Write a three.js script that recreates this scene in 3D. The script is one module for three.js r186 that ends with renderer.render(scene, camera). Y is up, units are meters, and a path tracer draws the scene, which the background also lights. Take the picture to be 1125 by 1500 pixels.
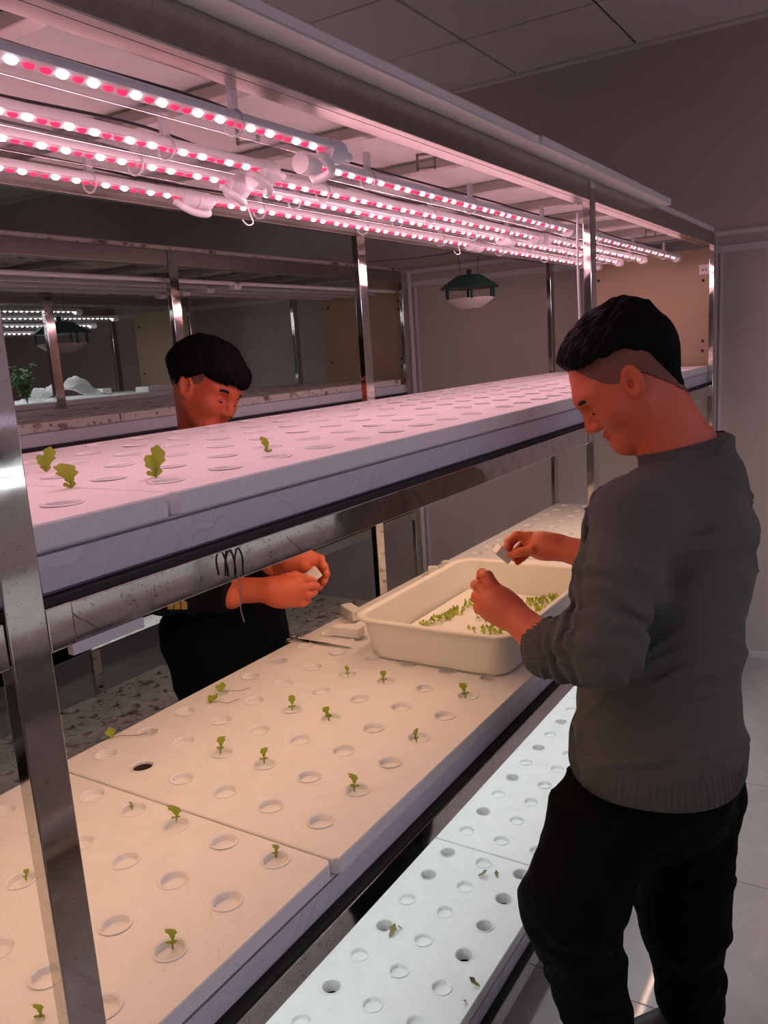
import * as THREE from 'three';
import { mergeGeometries, toCreasedNormals } from 'three/addons/utils/BufferGeometryUtils.js';
import { RoundedBoxGeometry } from 'three/addons/geometries/RoundedBoxGeometry.js';
import { RectAreaLightUniformsLib } from 'three/addons/lights/RectAreaLightUniformsLib.js';
import { createNoise3D } from 'simplex-noise';

// ---------------------------------------------------------------- camera, exposure
const scene = new THREE.Scene();
scene.background = new THREE.Color(0x000000);
const FOCAL = 1206.8, IMG_W = 1125, IMG_H = 1500;
const camera = new THREE.PerspectiveCamera(2 * Math.atan(IMG_H / 2 / FOCAL) * 180 / Math.PI, IMG_W / IMG_H, 0.02, 40);
const EYE = new THREE.Vector3(0.67, 1.5, 0);
camera.position.copy(EYE);
camera.rotation.order = 'YXZ';
camera.rotation.set(-0.192087, 0.570515, -0.064524);
camera.updateMatrixWorld(true);
const renderer = new THREE.WebGLRenderer({ antialias: true });
renderer.toneMapping = THREE.LinearToneMapping;
renderer.toneMappingExposure = 1.0;
renderer.shadowMap.enabled = true;
RectAreaLightUniformsLib.init();

// colours of light of the four kinds of grow tube (per tier)
const LIGHT = {
  pink: { color: [1.0, 0.48, 0.56], power: 8.6 },
  warm: { color: [1.0, 0.51, 0.26], power: 8.3 },
  white: { color: [0.91, 0.98, 1.0], power: 7.0 },
  violet: { color: [0.78, 0.62, 1.0], power: 15 },  // out-of-view tubes across the aisle, tinting the front faces violet
  aisle: { color: [0.90, 0.96, 1.0], power: 10 },  // out-of-view white tubes across the aisle, lighting rails and floor
};

// ---------------------------------------------------------------- helpers
let seed = 12345;
const rnd = () => { seed = (seed * 1664525 + 1013904223) >>> 0; return seed / 4294967296; };
const rr = (a, b) => a + (b - a) * rnd();
const noise3 = createNoise3D((() => { let s = 77; return () => { s = (s * 1664525 + 1013904223) >>> 0; return s / 4294967296; }; })());
const V = (x, y, z) => new THREE.Vector3(x, y, z);
// a pixel of the 1125x1500 frame and a depth along the lens axis -> a point in the room
function P(px, py, t) {
  return V((px - 562.5) / FOCAL, -(py - 750) / FOCAL, -1).multiplyScalar(t).applyQuaternion(camera.quaternion).add(EYE);
}
// a pixel that lies on the level y
function onY(px, py, y) {
  const d = V((px - 562.5) / FOCAL, -(py - 750) / FOCAL, -1).applyQuaternion(camera.quaternion);
  return d.multiplyScalar((y - EYE.y) / d.y).add(EYE);
}
const taken = new Map();
function numbered(name) { const n = taken.get(name) || 0; taken.set(name, n + 1); return n ? name + '_' + String(n).padStart(3, '0') : name; }
function tag(o, label, category, group) { o.userData.label = label; o.userData.category = category; if (group) o.userData.group = group; return o; }
function thing(name, label, category, pos = [0, 0, 0], group) {
  const g = new THREE.Group(); g.name = numbered(name); g.position.set(...pos); scene.add(g); return tag(g, label, category, group);
}
function uvBox(geo) { // uv in metres, by the dominant direction of the normal
  const p = geo.attributes.position, n = geo.attributes.normal, uv = new Float32Array(p.count * 2);
  for (let i = 0; i < p.count; i++) {
    const ax = Math.abs(n.getX(i)), ay = Math.abs(n.getY(i)), az = Math.abs(n.getZ(i));
    let u, v;
    if (ay >= ax && ay >= az) { u = p.getX(i); v = p.getZ(i); } else if (ax >= az) { u = p.getZ(i); v = p.getY(i); } else { u = p.getX(i); v = p.getY(i); }
    uv[2 * i] = u; uv[2 * i + 1] = v;
  }
  geo.setAttribute('uv', new THREE.BufferAttribute(uv, 2)); return geo;
}
function box(x0, x1, y0, y1, z0, z1, round = 0) {
  const w = Math.abs(x1 - x0), h = Math.abs(y1 - y0), d = Math.abs(z1 - z0);
  const g = round ? new RoundedBoxGeometry(w, h, d, 1, Math.min(round, w / 2.1, h / 2.1, d / 2.1)) : new THREE.BoxGeometry(w, h, d);
  g.translate((x0 + x1) / 2, (y0 + y1) / 2, (z0 + z1) / 2);
  return uvBox(g);
}
function mesh(name, geo, mat, parent) {
  const m = new THREE.Mesh(geo, mat); m.castShadow = m.receiveShadow = true;
  if (parent) { m.name = name; parent.add(m); } else { m.name = numbered(name); scene.add(m); }
  return m;
}
function merge(list) { return mergeGeometries(list.map((g) => { const h = g.index ? g.toNonIndexed() : g; for (const k of Object.keys(h.attributes)) if (!['position', 'normal', 'uv'].includes(k)) h.deleteAttribute(k); return h; }), false); }
function tube(points, r, seg = 24, rad = 6) { return new THREE.TubeGeometry(new THREE.CatmullRomCurve3(points), seg, r, rad, false); }
function structure(name, geo, mat) { const m = mesh(name, geo, mat); m.userData.kind = 'structure'; return m; }

// ---------------------------------------------------------------- procedural textures
function texture(size, fn, repeat, srgb = false) {
  const data = new Uint8Array(size * size * 4);
  for (let y = 0; y < size; y++) for (let x = 0; x < size; x++) {
    const c = fn(x / size, y / size); const i = 4 * (y * size + x);
    data[i] = c[0]; data[i + 1] = c[1]; data[i + 2] = c[2]; data[i + 3] = 255;
  }
  const t = new THREE.DataTexture(data, size, size, THREE.RGBAFormat);
  t.wrapS = t.wrapT = THREE.RepeatWrapping; t.magFilter = THREE.LinearFilter; t.minFilter = THREE.LinearMipmapLinearFilter; t.generateMipmaps = true;
  t.repeat.set(repeat, repeat); if (srgb) t.colorSpace = THREE.SRGBColorSpace; t.needsUpdate = true; return t;
}
// tileable noise on a torus-like domain
function tn(u, v, f, k = 0) {
  const a = u * Math.PI * 2, b = v * Math.PI * 2, r = f / (2 * Math.PI);
  return noise3(Math.cos(a) * r + k * 7.3, Math.sin(a) * r + Math.cos(b) * r * 1.01 + 11.7 * k, Math.sin(b) * r + 3.1 * k);
}
const fbm = (u, v, f, k) => 0.55 * tn(u, v, f, k) + 0.3 * tn(u, v, f * 2.1, k + 1) + 0.15 * tn(u, v, f * 4.3, k + 2);
const cl = (x) => Math.max(0, Math.min(255, Math.round(x)));
const grey = (v) => { const c = cl(v); return [c, c, c]; };
const foamBump = texture(256, (u, v) => grey(140 + 50 * tn(u, v, 40, 3) + 50 * tn(u, v, 90, 5)), 3);
const foamColor = texture(512, (u, v) => {
  let k = 246 + 4 * fbm(u, v, 9, 2);
  const spot = tn(u, v, 60, 9); if (spot > 0.90) k -= (spot - 0.90) * 600;
  return [cl(k), cl(k - 1), cl(k - 4)];
}, 1.6, true);
const dirtyFoam = texture(512, (u, v) => {
  const a = Math.max(0, fbm(u, v, 14, 4) - 0.22) * 2.6, b = Math.max(0, tn(u, v, 46, 6) - 0.5) * 2.2 * (fbm(u, v, 5, 8) > -0.1 ? 1 : 0.25);
  const m = Math.min(1, a * 0.75 + b * 0.8);
  return [cl(216 - 120 * m), cl(208 - 135 * m), cl(200 - 145 * m)];
}, 0.8, true);
const linerBump = texture(256, (u, v) => grey(110 + 45 * tn(u, v, 9, 12) + 90 * Math.pow(1 - Math.abs(tn(u, v, 7, 13)), 6) - 50 * Math.pow(1 - Math.abs(tn(u, v, 11, 15)), 8)), 2.5);
const steelRough = texture(512, (u, v) => grey(14 + 22 * Math.max(0, fbm(u, v, 7, 20))), 2);
const steelColor = texture(512, (u, v) => {
  const k = 206 + 10 * fbm(u, v, 6, 24) - Math.max(0, tn(u, v, 60, 23) - 0.72) * 200;
  return [cl(k), cl(k - 2), cl(k - 8)];
}, 3, true);
const stainSteel = texture(512, (u, v) => {
  const s = Math.max(0, tn(u, v, 55, 26) - 0.58) * 260 * (fbm(u, v, 5, 22) > 0 ? 1 : 0.3) + Math.max(0, fbm(u, v, 9, 27)) * 26;
  const k = 208 - s; return [cl(k), cl(k - 2), cl(k - 8)];
}, 3, true);
const wallBump = texture(256, (u, v) => grey(128 + 60 * tn(u, v, 30, 30)), 2);
const tileColor = texture(256, (u, v) => { const k = 205 + 9 * fbm(u, v, 8, 33); return [cl(k), cl(k - 4), cl(k - 6)]; }, 1.2, true);
const tileRough = texture(256, (u, v) => grey(13 + 7 * fbm(u, v, 11, 34)), 1.2);
const knitBump = texture(256, (u, v) => grey(128 + 40 * Math.sin(u * Math.PI * 2 * 48) * Math.sin(v * Math.PI * 2 * 48) + 40 * tn(u, v, 60, 36)), 5);
const hairBump = texture(256, (u, v) => grey(128 + 110 * tn(u, v * 0.25, 60, 38)), 6);

const S = (o) => new THREE.MeshStandardMaterial(o);
const lin = (r, g, b) => new THREE.Color().setRGB(r, g, b);
const M = {
  foam: S({ map: foamColor, color: lin(0.92, 0.92, 0.92), roughness: 0.62, bumpMap: foamBump, bumpScale: 0.0006 }),
  plug: S({ color: lin(0.82, 0.81, 0.76), roughness: 0.9, bumpMap: foamBump, bumpScale: 0.001 }),
  ring: S({ color: lin(0.85, 0.85, 0.83), roughness: 0.5 }),
  oldFoam: S({ map: dirtyFoam, roughness: 0.8, bumpMap: foamBump, bumpScale: 0.0015 }),
  liner: S({ color: lin(0.66, 0.67, 0.74), roughness: 0.33, bumpMap: linerBump, bumpScale: 0.003 }),
  water: S({ color: lin(0.02, 0.022, 0.018), roughness: 0.08 }),
  steel: S({ map: steelColor, metalness: 1, roughness: 1, roughnessMap: steelRough }),
  stain: S({ map: stainSteel, metalness: 1, roughness: 1, roughnessMap: steelRough }),
  brushed: S({ map: steelColor, color: lin(0.72, 0.70, 0.68), metalness: 1, roughness: 0.26 }),
  dullSteel: S({ color: lin(0.42, 0.40, 0.37), metalness: 1, roughness: 0.42 }),
  wall: S({ color: lin(0.60, 0.53, 0.50), roughness: 0.75, bumpMap: wallBump, bumpScale: 0.0008 }),
  ceiling: S({ color: lin(0.90, 0.86, 0.84), roughness: 0.85, bumpMap: wallBump, bumpScale: 0.001 }),
  dark: S({ color: lin(0.03, 0.03, 0.032), roughness: 0.8 }),
  grout: S({ color: lin(0.07, 0.06, 0.055), roughness: 0.9 }),
  tile: S({ map: tileColor, roughness: 1, roughnessMap: tileRough }),
  trim: S({ color: lin(0.72, 0.70, 0.70), roughness: 0.5 }),
  panel: S({ color: lin(0.43, 0.33, 0.21), roughness: 0.6 }),
  plastic: S({ color: lin(0.84, 0.84, 0.86), roughness: 0.35 }),
  clear: new THREE.MeshPhysicalMaterial({ color: lin(0.97, 0.97, 0.98), transmission: 1, thickness: 0, roughness: 0.04, ior: 1.45 }),
  frost: new THREE.MeshPhysicalMaterial({ color: lin(0.86, 0.86, 0.88), transmission: 0.55, thickness: 0, roughness: 0.3 }),
  board: S({ color: lin(0.78, 0.78, 0.8), roughness: 0.6 }),
  cable: S({ color: lin(0.012, 0.011, 0.011), roughness: 0.5 }),
  tray: S({ color: lin(0.80, 0.78, 0.70), roughness: 0.32 }),
  sponge: S({ color: lin(0.84, 0.83, 0.78), roughness: 0.95, bumpMap: foamBump, bumpScale: 0.002 }),
  leaf: new THREE.MeshPhysicalMaterial({ color: lin(0.36, 0.46, 0.03), roughness: 0.6, transmission: 0.3, thickness: 0, side: THREE.DoubleSide }),
  stem: S({ color: lin(0.30, 0.34, 0.06), roughness: 0.6 }),
  herb: new THREE.MeshPhysicalMaterial({ color: lin(0.05, 0.16, 0.03), roughness: 0.6, transmission: 0.2, thickness: 0, side: THREE.DoubleSide }),
  sprout: S({ color: lin(0.42, 0.50, 0.05), roughness: 0.6, side: THREE.DoubleSide }),
  dry: S({ color: lin(0.30, 0.22, 0.10), roughness: 0.9, side: THREE.DoubleSide }),
  soil: S({ color: lin(0.07, 0.035, 0.015), roughness: 1, bumpMap: foamBump, bumpScale: 0.004 }),
  green: S({ color: lin(0.012, 0.07, 0.05), roughness: 0.4 }),
  bowl: S({ color: lin(0.75, 0.70, 0.66), roughness: 0.5 }),
  ledWhite: S({ color: lin(1, 1, 1), emissive: lin(1, 0.97, 1), emissiveIntensity: 7 }),
  ledRed: S({ color: lin(0.5, 0.03, 0.08), emissive: lin(1, 0.03, 0.13), emissiveIntensity: 1.1 }),
  skin: S({ color: lin(0.65, 0.135, 0.056), roughness: 0.52 }),
  hair: new THREE.MeshPhysicalMaterial({ color: lin(0.006, 0.005, 0.0045), roughness: 0.7, specularIntensity: 0.12, bumpMap: hairBump, bumpScale: 0.0005 }),
  fade: S({ color: lin(0.20, 0.085, 0.052), roughness: 0.8, bumpMap: hairBump, bumpScale: 0.001 }),
  brow: S({ color: lin(0.015, 0.010, 0.008), roughness: 0.8 }),
  lip: S({ color: lin(0.42, 0.14, 0.10), roughness: 0.45 }),
  sweater: S({ color: lin(0.086, 0.088, 0.074), roughness: 0.92, bumpMap: knitBump, bumpScale: 0.0012 }),
  pants: new THREE.MeshPhysicalMaterial({ color: lin(0.004, 0.004, 0.0045), roughness: 0.9, specularIntensity: 0.15 }),
  jacket: new THREE.MeshPhysicalMaterial({ color: lin(0.006, 0.006, 0.007), roughness: 0.8, specularIntensity: 0.25 }),
  gold: S({ color: lin(0.34, 0.22, 0.05), roughness: 0.6 }),
  shoe: S({ color: lin(0.02, 0.02, 0.02), roughness: 0.5 }),
};

// ---------------------------------------------------------------- the room
const X0 = -5.2, X1 = 2.55, Z0 = -3.94, Z1 = 2.2, CEIL = 2.724;
{
  const floor = structure('floor', box(X0 - 0.12, X1 + 0.12, -0.12, -0.006, Z0 - 0.12, Z1 + 0.12), M.grout);
  const FT = 0.5555, g = 0.0015;
  const cell = box(-FT / 2 + g, FT / 2 - g, -0.012, 0, -FT / 2 + g, FT / 2 - g, 0.0015);
  for (let x = 0.10 + FT / 2 - FT * 10; x < X1 + FT / 2; x += FT) for (let z = -1.65 - FT / 2 - FT * 4; z < Z1 + FT / 2; z += FT) {
    const a = Math.max(x - FT / 2 + g, X0), b = Math.min(x + FT / 2 - g, X1), c = Math.max(z - FT / 2 + g, Z0), d = Math.min(z + FT / 2 - g, Z1);
    if (b - a < 0.01 || d - c < 0.01) continue;
    if (b - a > FT - 2 * g - 1e-4 && d - c > FT - 2 * g - 1e-4) { const t = mesh('floor_tile', cell, M.tile, floor); t.position.set(x, 0, z); } else mesh('floor_tile', box(a, b, -0.012, 0, c, d), M.tile, floor);
  }
  const ceil = structure('ceiling', box(X0 - 0.12, X1 + 0.12, CEIL + 0.008, CEIL + 0.12, Z0 - 0.12, Z1 + 0.12), M.dark);
  const CX = 0.55, CZ = 0.557, cg = 0.006;
  const ct = box(-CX / 2 + cg, CX / 2 - cg, CEIL - 0.002, CEIL + 0.012, -CZ / 2 + cg, CZ / 2 - cg, 0.003);
  for (let x = -0.935 + CX / 2 - CX * 8; x < X1 + CX / 2; x += CX) for (let z = -3.88 + CZ / 2; z < Z1 + CZ / 2; z += CZ) {
    const a = Math.max(x - CX / 2 + cg, X0), b = Math.min(x + CX / 2 - cg, X1), c = z - CZ / 2 + cg, d = Math.min(z + CZ / 2 - cg, Z1);
    if (b - a < 0.01 || d - c < 0.01) continue;
    if (b - a > CX - 2 * cg - 1e-4 && d - c > CZ - 2 * cg - 1e-4) { const t = mesh('ceiling_tile', ct, M.ceiling, ceil); t.position.set(x, 0, z); } else mesh('ceiling_tile', box(a, b, CEIL - 0.002, CEIL + 0.012, c, d), M.ceiling, ceil);
  }
  mesh('edge_strip', box(X0, X1, CEIL - 0.004, CEIL + 0.012, Z0, -3.889), M.ceiling, ceil);
  structure('wall_far', box(X0 - 0.12, X1 + 0.12, 0, CEIL, Z0 - 0.12, Z0), M.wall);
  structure('wall_near', box(X0 - 0.12, X1 + 0.12, 0, CEIL, Z1, Z1 + 0.12), M.wall);
  structure('wall_left', box(X0 - 0.12, X0, 0, CEIL, Z0, Z1), M.wall);
  structure('wall_right', box(X1, X1 + 0.12, 0, CEIL, Z0, Z1), M.wall);
  structure('baseboard_far', box(X0, X1, 0, 0.035, Z0, Z0 + 0.012, 0.003), M.trim);
  // trunking along the far wall and the frames of its panels
  const pipe = (p, q, r) => tube([p, p.clone().lerp(q, 0.5), q], r, 2, 10);
  structure('trim_1', pipe(V(X0, 1.905, Z0 + 0.014), V(X1, 1.905, Z0 + 0.014), 0.013), M.trim);
  structure('trim_2', box(X0, X1, 1.825, 1.855, Z0, Z0 + 0.01, 0.002), M.trim);
  let n = 3;
  for (const x of [-3.42, -1.60, -0.066]) {
    structure('trim_' + n++, pipe(V(x, 0.036, Z0 + 0.015), V(x, 1.905, Z0 + 0.015), 0.014), M.trim);
    structure('trim_' + n++, box(x + 0.024, x + 0.036, 0.036, 1.824, Z0, Z0 + 0.008), M.trim);
  }
}

// ---------------------------------------------------------------- racks
const TIERS = { mid: 1.36, low: 0.761, bottom: 0.178 };   // tops of the planting boards
const BOARD_T = 0.027, LINER_T = 0.044, RAIL_H = 0.041, BEAM0 = 1.828, BEAM1 = 1.876;
const POST_Z = [1.2, -0.43, -2.075, -3.60];
const DEPTH = 0.70;
// a rack with its front at x = fx; its boards lie towards dir (-1: away to the left)
function rack(fx, dir, label, mats, tiers = ['mid', 'low', 'bottom']) {
  const t = thing('growing_rack', label, 'rack', [fx, 0, 0]);
  const X = (a, b) => (dir < 0 ? [-b, -a] : [a, b]);     // distances behind the front face
  const part = (name, a, b, y0, y1, z0, z1, m = mats.steel, r = 0.002) => { const [p, q] = X(a, b); return mesh(name, box(p, q, y0, y1, z0, z1, r), m, t); };
  for (const z of POST_Z) { part('post', 0, 0.02, 0, BEAM1 - 0.002, z - 0.0205, z + 0.0205); part('post', DEPTH - 0.02, DEPTH, 0, BEAM1 - 0.002, z - 0.0205, z + 0.0205); }
  for (let i = 0; i < POST_Z.length - 1; i++) {
    const a = POST_Z[i + 1] + 0.021, b = POST_Z[i] - 0.021;
    for (const k of tiers) {
      const y0 = TIERS[k] - BOARD_T - LINER_T - 0.007 - RAIL_H;
      for (const [p, q] of [[0.004, 0.019], [DEPTH - 0.019, DEPTH - 0.004]]) {
        part('rail', p, q, y0, y0 + RAIL_H, a, b, mats.rail || mats.steel);
        if (p < 0.1) { part('rail_bracket', p - 0.002, q, y0 - 0.001, y0 + RAIL_H + 0.001, b - 0.03, b); part('rail_bracket', p - 0.002, q, y0 - 0.001, y0 + RAIL_H + 0.001, a, a + 0.03); }
      }
      part('added_gap_plate', 0.010, DEPTH - 0.010, y0 + RAIL_H, y0 + RAIL_H + 0.0068, a - 0.02, b + 0.02, M.dark, 0);  // added dark plate: stands for the shaded gap, stops light between tiers
    }
    part('top_beam', 0.002, 0.019, BEAM0, BEAM1, a, b, M.brushed);
    part('top_beam', DEPTH - 0.019, DEPTH - 0.002, BEAM0, BEAM1, a, b, M.brushed);
    part('beam_lip', 0.019, 0.047, BEAM0, BEAM0 + 0.003, a, b, M.brushed, 0);
    const n = Math.max(2, Math.round((b - a) / 0.30));
    for (let j = 0; j < n; j++) { const z = a + (b - a) * (j + 0.5) / n; part('crossbar', 0.02, DEPTH - 0.02, BEAM1 - 0.022, BEAM1 - 0.004, z - 0.013, z + 0.013, mats.bar || M.dullSteel); }
  }
  for (const k of tiers) for (const z of POST_Z) { const y0 = TIERS[k] - BOARD_T - LINER_T - 0.007 - RAIL_H; part('end_rail', 0.021, DEPTH - 0.021, y0, y0 + RAIL_H, z - 0.012, z + 0.012, M.dullSteel); }
  return t;
}
// the film-lined trough below the boards of one tier
function trough(fx, dir, y, label, mat, zNear = 1.15, zFar = -3.60) {
  const t = thing('liner_trough', label, 'trough', [fx, 0, 0]);
  const s = (a, b) => (dir < 0 ? [-b, -a] : [a, b]);
  const y1 = y - BOARD_T, y0 = y1 - LINER_T;
  const wall = (a, b, z0, z1) => mesh('side_wall', box(...s(a, b), y0, y1, z0, z1, 0.004), mat, t);
  wall(0.0215, 0.045, zFar, zNear); wall(DEPTH - 0.045, DEPTH - 0.0215, zFar, zNear); wall(0.046, DEPTH - 0.046, zFar, zFar + 0.02); wall(0.046, DEPTH - 0.046, zNear - 0.02, zNear);
  mesh('trough_floor', box(...s(0.045, DEPTH - 0.045), y0, y0 + 0.006, zFar + 0.02, zNear - 0.02), mat, t);
  mesh('dark_nutrient_water', box(...s(0.045, DEPTH - 0.045), y0 + 0.006, y0 + 0.02, zFar + 0.02, zNear - 0.02), M.water, t);  // water out of sight; near-black colour makes open cups dark inside
  return t;
}
// a foam board with a grid of planting holes, each lined by a cup
const HOLE_R = 0.0200;
function lathe(pts, seg = 20) { return new THREE.LatheGeometry(pts.map(([x, y]) => new THREE.Vector2(x, y)), seg); }
const crease = (g) => toCreasedNormals(g, 0.5);
const cupFull = crease(lathe([[0.0205, 0.0], [0.0232, 0.0004], [0.0236, 0.0014], [0.0218, 0.0020], [0.0194, 0.0004], [0.0184, -0.0085], [0.0001, -0.0090]]));
const cupOpen = crease(lathe([[0.0205, 0.0], [0.0232, 0.0004], [0.0236, 0.0014], [0.0218, 0.0020], [0.0194, 0.0002], [0.0178, -0.013], [0.0174, -0.026]]));
const cupSmall = crease(lathe([[0.0205, 0.0], [0.0234, 0.0012], [0.0210, 0.0014], [0.0188, -0.007], [0.0001, -0.0075]], 12));
const soilGeo = lathe([[0.0180, -0.004], [0.012, -0.002], [0.0001, -0.003]], 14);
const XROW = [0.10, 0.2045, 0.309, 0.4135, 0.518, 0.6215];  // behind the front face
const PITCH = 0.107;
function planBoard(fx, dir, y, z0, z1, rows, label, opts = {}) {
  const t = thing('foam_planting_board', label, 'foam board', [fx, y, 0], opts.group);
  const a = 0.0215 + (opts.shift || 0), b = DEPTH - 0.0215;
  const sh = new THREE.Shape();
  const c = 0.008;
  const ring = [[a, z0 + c], [a + c, z0], [b - c, z0], [b, z0 + c], [b, z1 - c], [b - c, z1], [a + c, z1], [a, z1 - c]];
  ring.forEach(([x, z], i) => (i ? sh.lineTo(x, z) : sh.moveTo(x, z)));
  for (const z of rows) for (const x of XROW) { const h = new THREE.Path(); h.absarc(x, z, HOLE_R, 0, Math.PI * 2, true); sh.holes.push(h); }
  let g = new THREE.ExtrudeGeometry(sh, { depth: BOARD_T - 0.004, bevelEnabled: true, bevelThickness: 0.002, bevelSize: 0.0015, bevelOffset: -0.0015, bevelSegments: 1, curveSegments: 12 });
  // the shape lies in (x behind front, z): turn it flat
  const p = g.attributes.position;
  for (let i = 0; i < p.count; i++) { const X = p.getX(i), Z = p.getY(i), D = p.getZ(i); p.setXYZ(i, dir * X, D - BOARD_T + 0.002, Z); }
  if (dir > 0) { const q = g.attributes.position.array; for (let i = 0; i < q.length; i += 9) for (let k = 0; k < 3; k++) { const s = q[i + 3 + k]; q[i + 3 + k] = q[i + 6 + k]; q[i + 6 + k] = s; } }
  g.computeVertexNormals(); uvBox(g);
  { const q = g.attributes.uv; const ox = rr(0, 5), oy = rr(0, 5); for (let i = 0; i < q.count; i++) q.setXY(i, q.getX(i) + ox, q.getY(i) + oy); }
  mesh('board', g, opts.mat || M.foam, t);
  if (opts.cups !== false) for (const z of rows) for (const x of XROW) {
    const kind = opts.kind ? opts.kind(dir * x + fx, z) : 'full';
    if (kind === 'none') continue;
    const m = mesh('planting_cup', kind === 'open' ? cupOpen : (opts.small ? cupSmall : cupFull), M.ring, t);
    m.position.set(dir * x, 0, z); m.rotation.y = rr(0, 6); m.rotation.x = rr(-0.03, 0.03); m.rotation.z = rr(-0.03, 0.03);
    if (kind === 'soil') mesh('soil', soilGeo, M.soil, m);
  }
  return t;
}

// ---- rack 1, in front of us
const steelSet = { steel: M.steel, rail: M.stain };
rack(0, -1, 'polished steel growing rack lit pink above and warm below, with two men working at it', steelSet);
trough(0, -1, TIERS.mid, 'film-lined white trough under the pink-lit middle boards of the lit rack', M.liner);
trough(0, -1, TIERS.low, 'film-lined white trough under the warm-lit boards that carry the tray', M.liner);
trough(0, -1, TIERS.bottom, 'film-lined white trough under the cool-white lowest boards by the floor', M.liner);
const rows = (z, n) => Array.from({ length: n }, (_, i) => z - PITCH * i);
{
  const y = TIERS.mid;
  // mid tier: seams at -0.643 and -1.67
  planBoard(0, -1, y, -0.640, 0.375, rows(0.30, 9).filter((z) => z < 0.36), 'pink-lit middle-shelf foam board with two leafy seedlings beside the near steel post', {});
  planBoard(0, -1, y, -1.668, -0.644, rows(-0.706, 9), 'pink-lit foam board on the middle shelf with a two-leafed and a drooping seedling', { kind: (x, z) => (Math.abs(x + 0.309) < 0.01 && Math.abs(z + 1.24) < 0.06 ? 'open' : 'full') });
  planBoard(0, -1, y, -2.69, -1.672, rows(-1.73, 9), 'pink-lit foam board on the middle shelf behind the face of the man in grey', { small: true, shift: 0.002 });
  planBoard(0, -1, y, -3.58, -2.694, rows(-2.76, 8), 'pink-lit foam board on the middle shelf against the beige end panel', { small: true });
  const yl = TIERS.low;
  const soil = onY(207, 1122, yl), op1 = onY(410, 968, yl), op2 = onY(216, 1072, yl);
  const kindLow = (x, z) => (Math.hypot(x - soil.x, z - soil.z) < 0.03 ? 'soil' : Math.min(Math.hypot(x - op1.x, z - op1.z), Math.hypot(x - op2.x, z - op2.z)) < 0.03 ? 'open' : 'full');
  planBoard(0, -1, yl, -0.872, 0.14, rows(0.02, 9), 'warm-lit foam board on the lower shelf behind the steel post, without the tray', { kind: kindLow, shift: -0.001 });
  planBoard(0, -1, yl, -1.90, -0.877, rows(-0.951, 9), 'warm-lit foam board on the lower shelf carrying scissors and many seedlings', { kind: kindLow, shift: -0.006 });
  planBoard(0, -1, yl, -2.93, -1.903, rows(-1.98, 9), 'warm-lit foam board on the lower shelf under the far half of the tray', { small: true });
  planBoard(0, -1, yl, -3.58, -2.933, rows(-3.00, 6), 'warm-lit foam board at the far end of the lower shelf by the wall', { small: true });
  const yb = TIERS.bottom;
  const s8 = (x, y2) => onY(450 + x / 2.5, 950 + y2 / 2.5, yb);
  const openB = [[118, 1250], [307, 1020], [180, 970], [465, 830], [530, 750], [597, 1130], [667, 1020], [733, 920], [792, 830], [652, 600], [755, 475], [345, 790], [545, 572], [925, 268], [845, 365], [0, 1190], [1000, 180]].map(([a, b]) => s8(a, b));
  const kindB = (x, z) => (openB.some((q) => Math.hypot(q.x - x, q.z - z) < 0.035) ? 'open' : 'full');
  planBoard(0, -1, yb, -0.715, 0.3, rows(0.124, 8), 'cool-white lit foam board on the lowest shelf, hidden behind the steel post', { kind: kindB });
  planBoard(0, -1, yb, -1.775, -0.719, rows(-0.769, 10), 'cool-white lit foam board on the lowest shelf strewn with dry leaf scraps', { kind: kindB });
  planBoard(0, -1, yb, -2.80, -1.779, rows(-1.845, 9), 'cool-white lit foam board on the lowest shelf behind the standing legs', { kind: kindB });
  planBoard(0, -1, yb, -3.58, -2.804, rows(-2.87, 7), 'cool-white lit foam board at the far end of the lowest shelf', { small: true });
}
// foam boards lying on top of the rack
for (const [z0, z1, out, label] of [[-1.640, 0.40, 0.036, 'long white foam slab lying on the rack top above the near tubes'], [-2.690, -1.644, 0.042, 'shorter white foam slab overhanging the rack top by the far post'], [-3.58, -2.694, 0.0, 'white foam slab on the rack top nearest the wall conduit']]) {
  tag(mesh('top_foam_slab', box(-0.70, out, BEAM1 + 0.001, BEAM1 + (out ? 0.021 : 0.02), z0, z1, 0.004), M.foam), label, 'foam slab');
}

// ---- racks 2 and 3 beyond the aisles, rack 4 out of view, placed to light the front faces
const R2 = -1.44, R3 = -2.88, R4 = 1.45;
rack(R2, -1, 'unlit steel rack beyond the man in black with dirty boards', steelSet);
for (const k of ['mid', 'low', 'bottom']) trough(R2, -1, TIERS[k], { mid: 'grey film-lined trough on the middle shelf of the unlit rack', low: 'grey film-lined trough on the lower shelf of the unlit rack', bottom: 'grey film-lined trough on the lowest shelf of the unlit rack' }[k], M.liner);
for (const [z0, z1, a, b] of [[-1.80, 0.2, 'mid', 'dirty foam board on the middle shelf of the unlit rack behind the front steel post'], [-3.56, -1.805, 'mid', 'dirty foam board on the middle shelf of the unlit rack running to its end panel'], [-1.62, 0.2, 'bottom', 'brown-stained foam board on the lowest shelf of the unlit rack left of the black trousers'], [-3.56, -1.625, 'bottom', 'brown-stained foam board on the lowest shelf of the unlit rack right of the black trousers']]) {
  planBoard(R2, -1, TIERS[a], z0, z1, rows(z1 - 0.06, Math.floor((z1 - z0 - 0.06) / PITCH)), b, { mat: M.oldFoam, cups: false });
}
tag(mesh('top_foam_slab', box(R2 - 0.68, R2 - 0.02, BEAM1 + 0.001, BEAM1 + 0.02, -3.58, 0.2, 0.004), M.oldFoam), 'thin foam slab on top of the unlit rack', 'foam slab');
rack(R3, -1, 'steel rack with rows of white tubes in the far background', steelSet, ['mid', 'low']);
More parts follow.
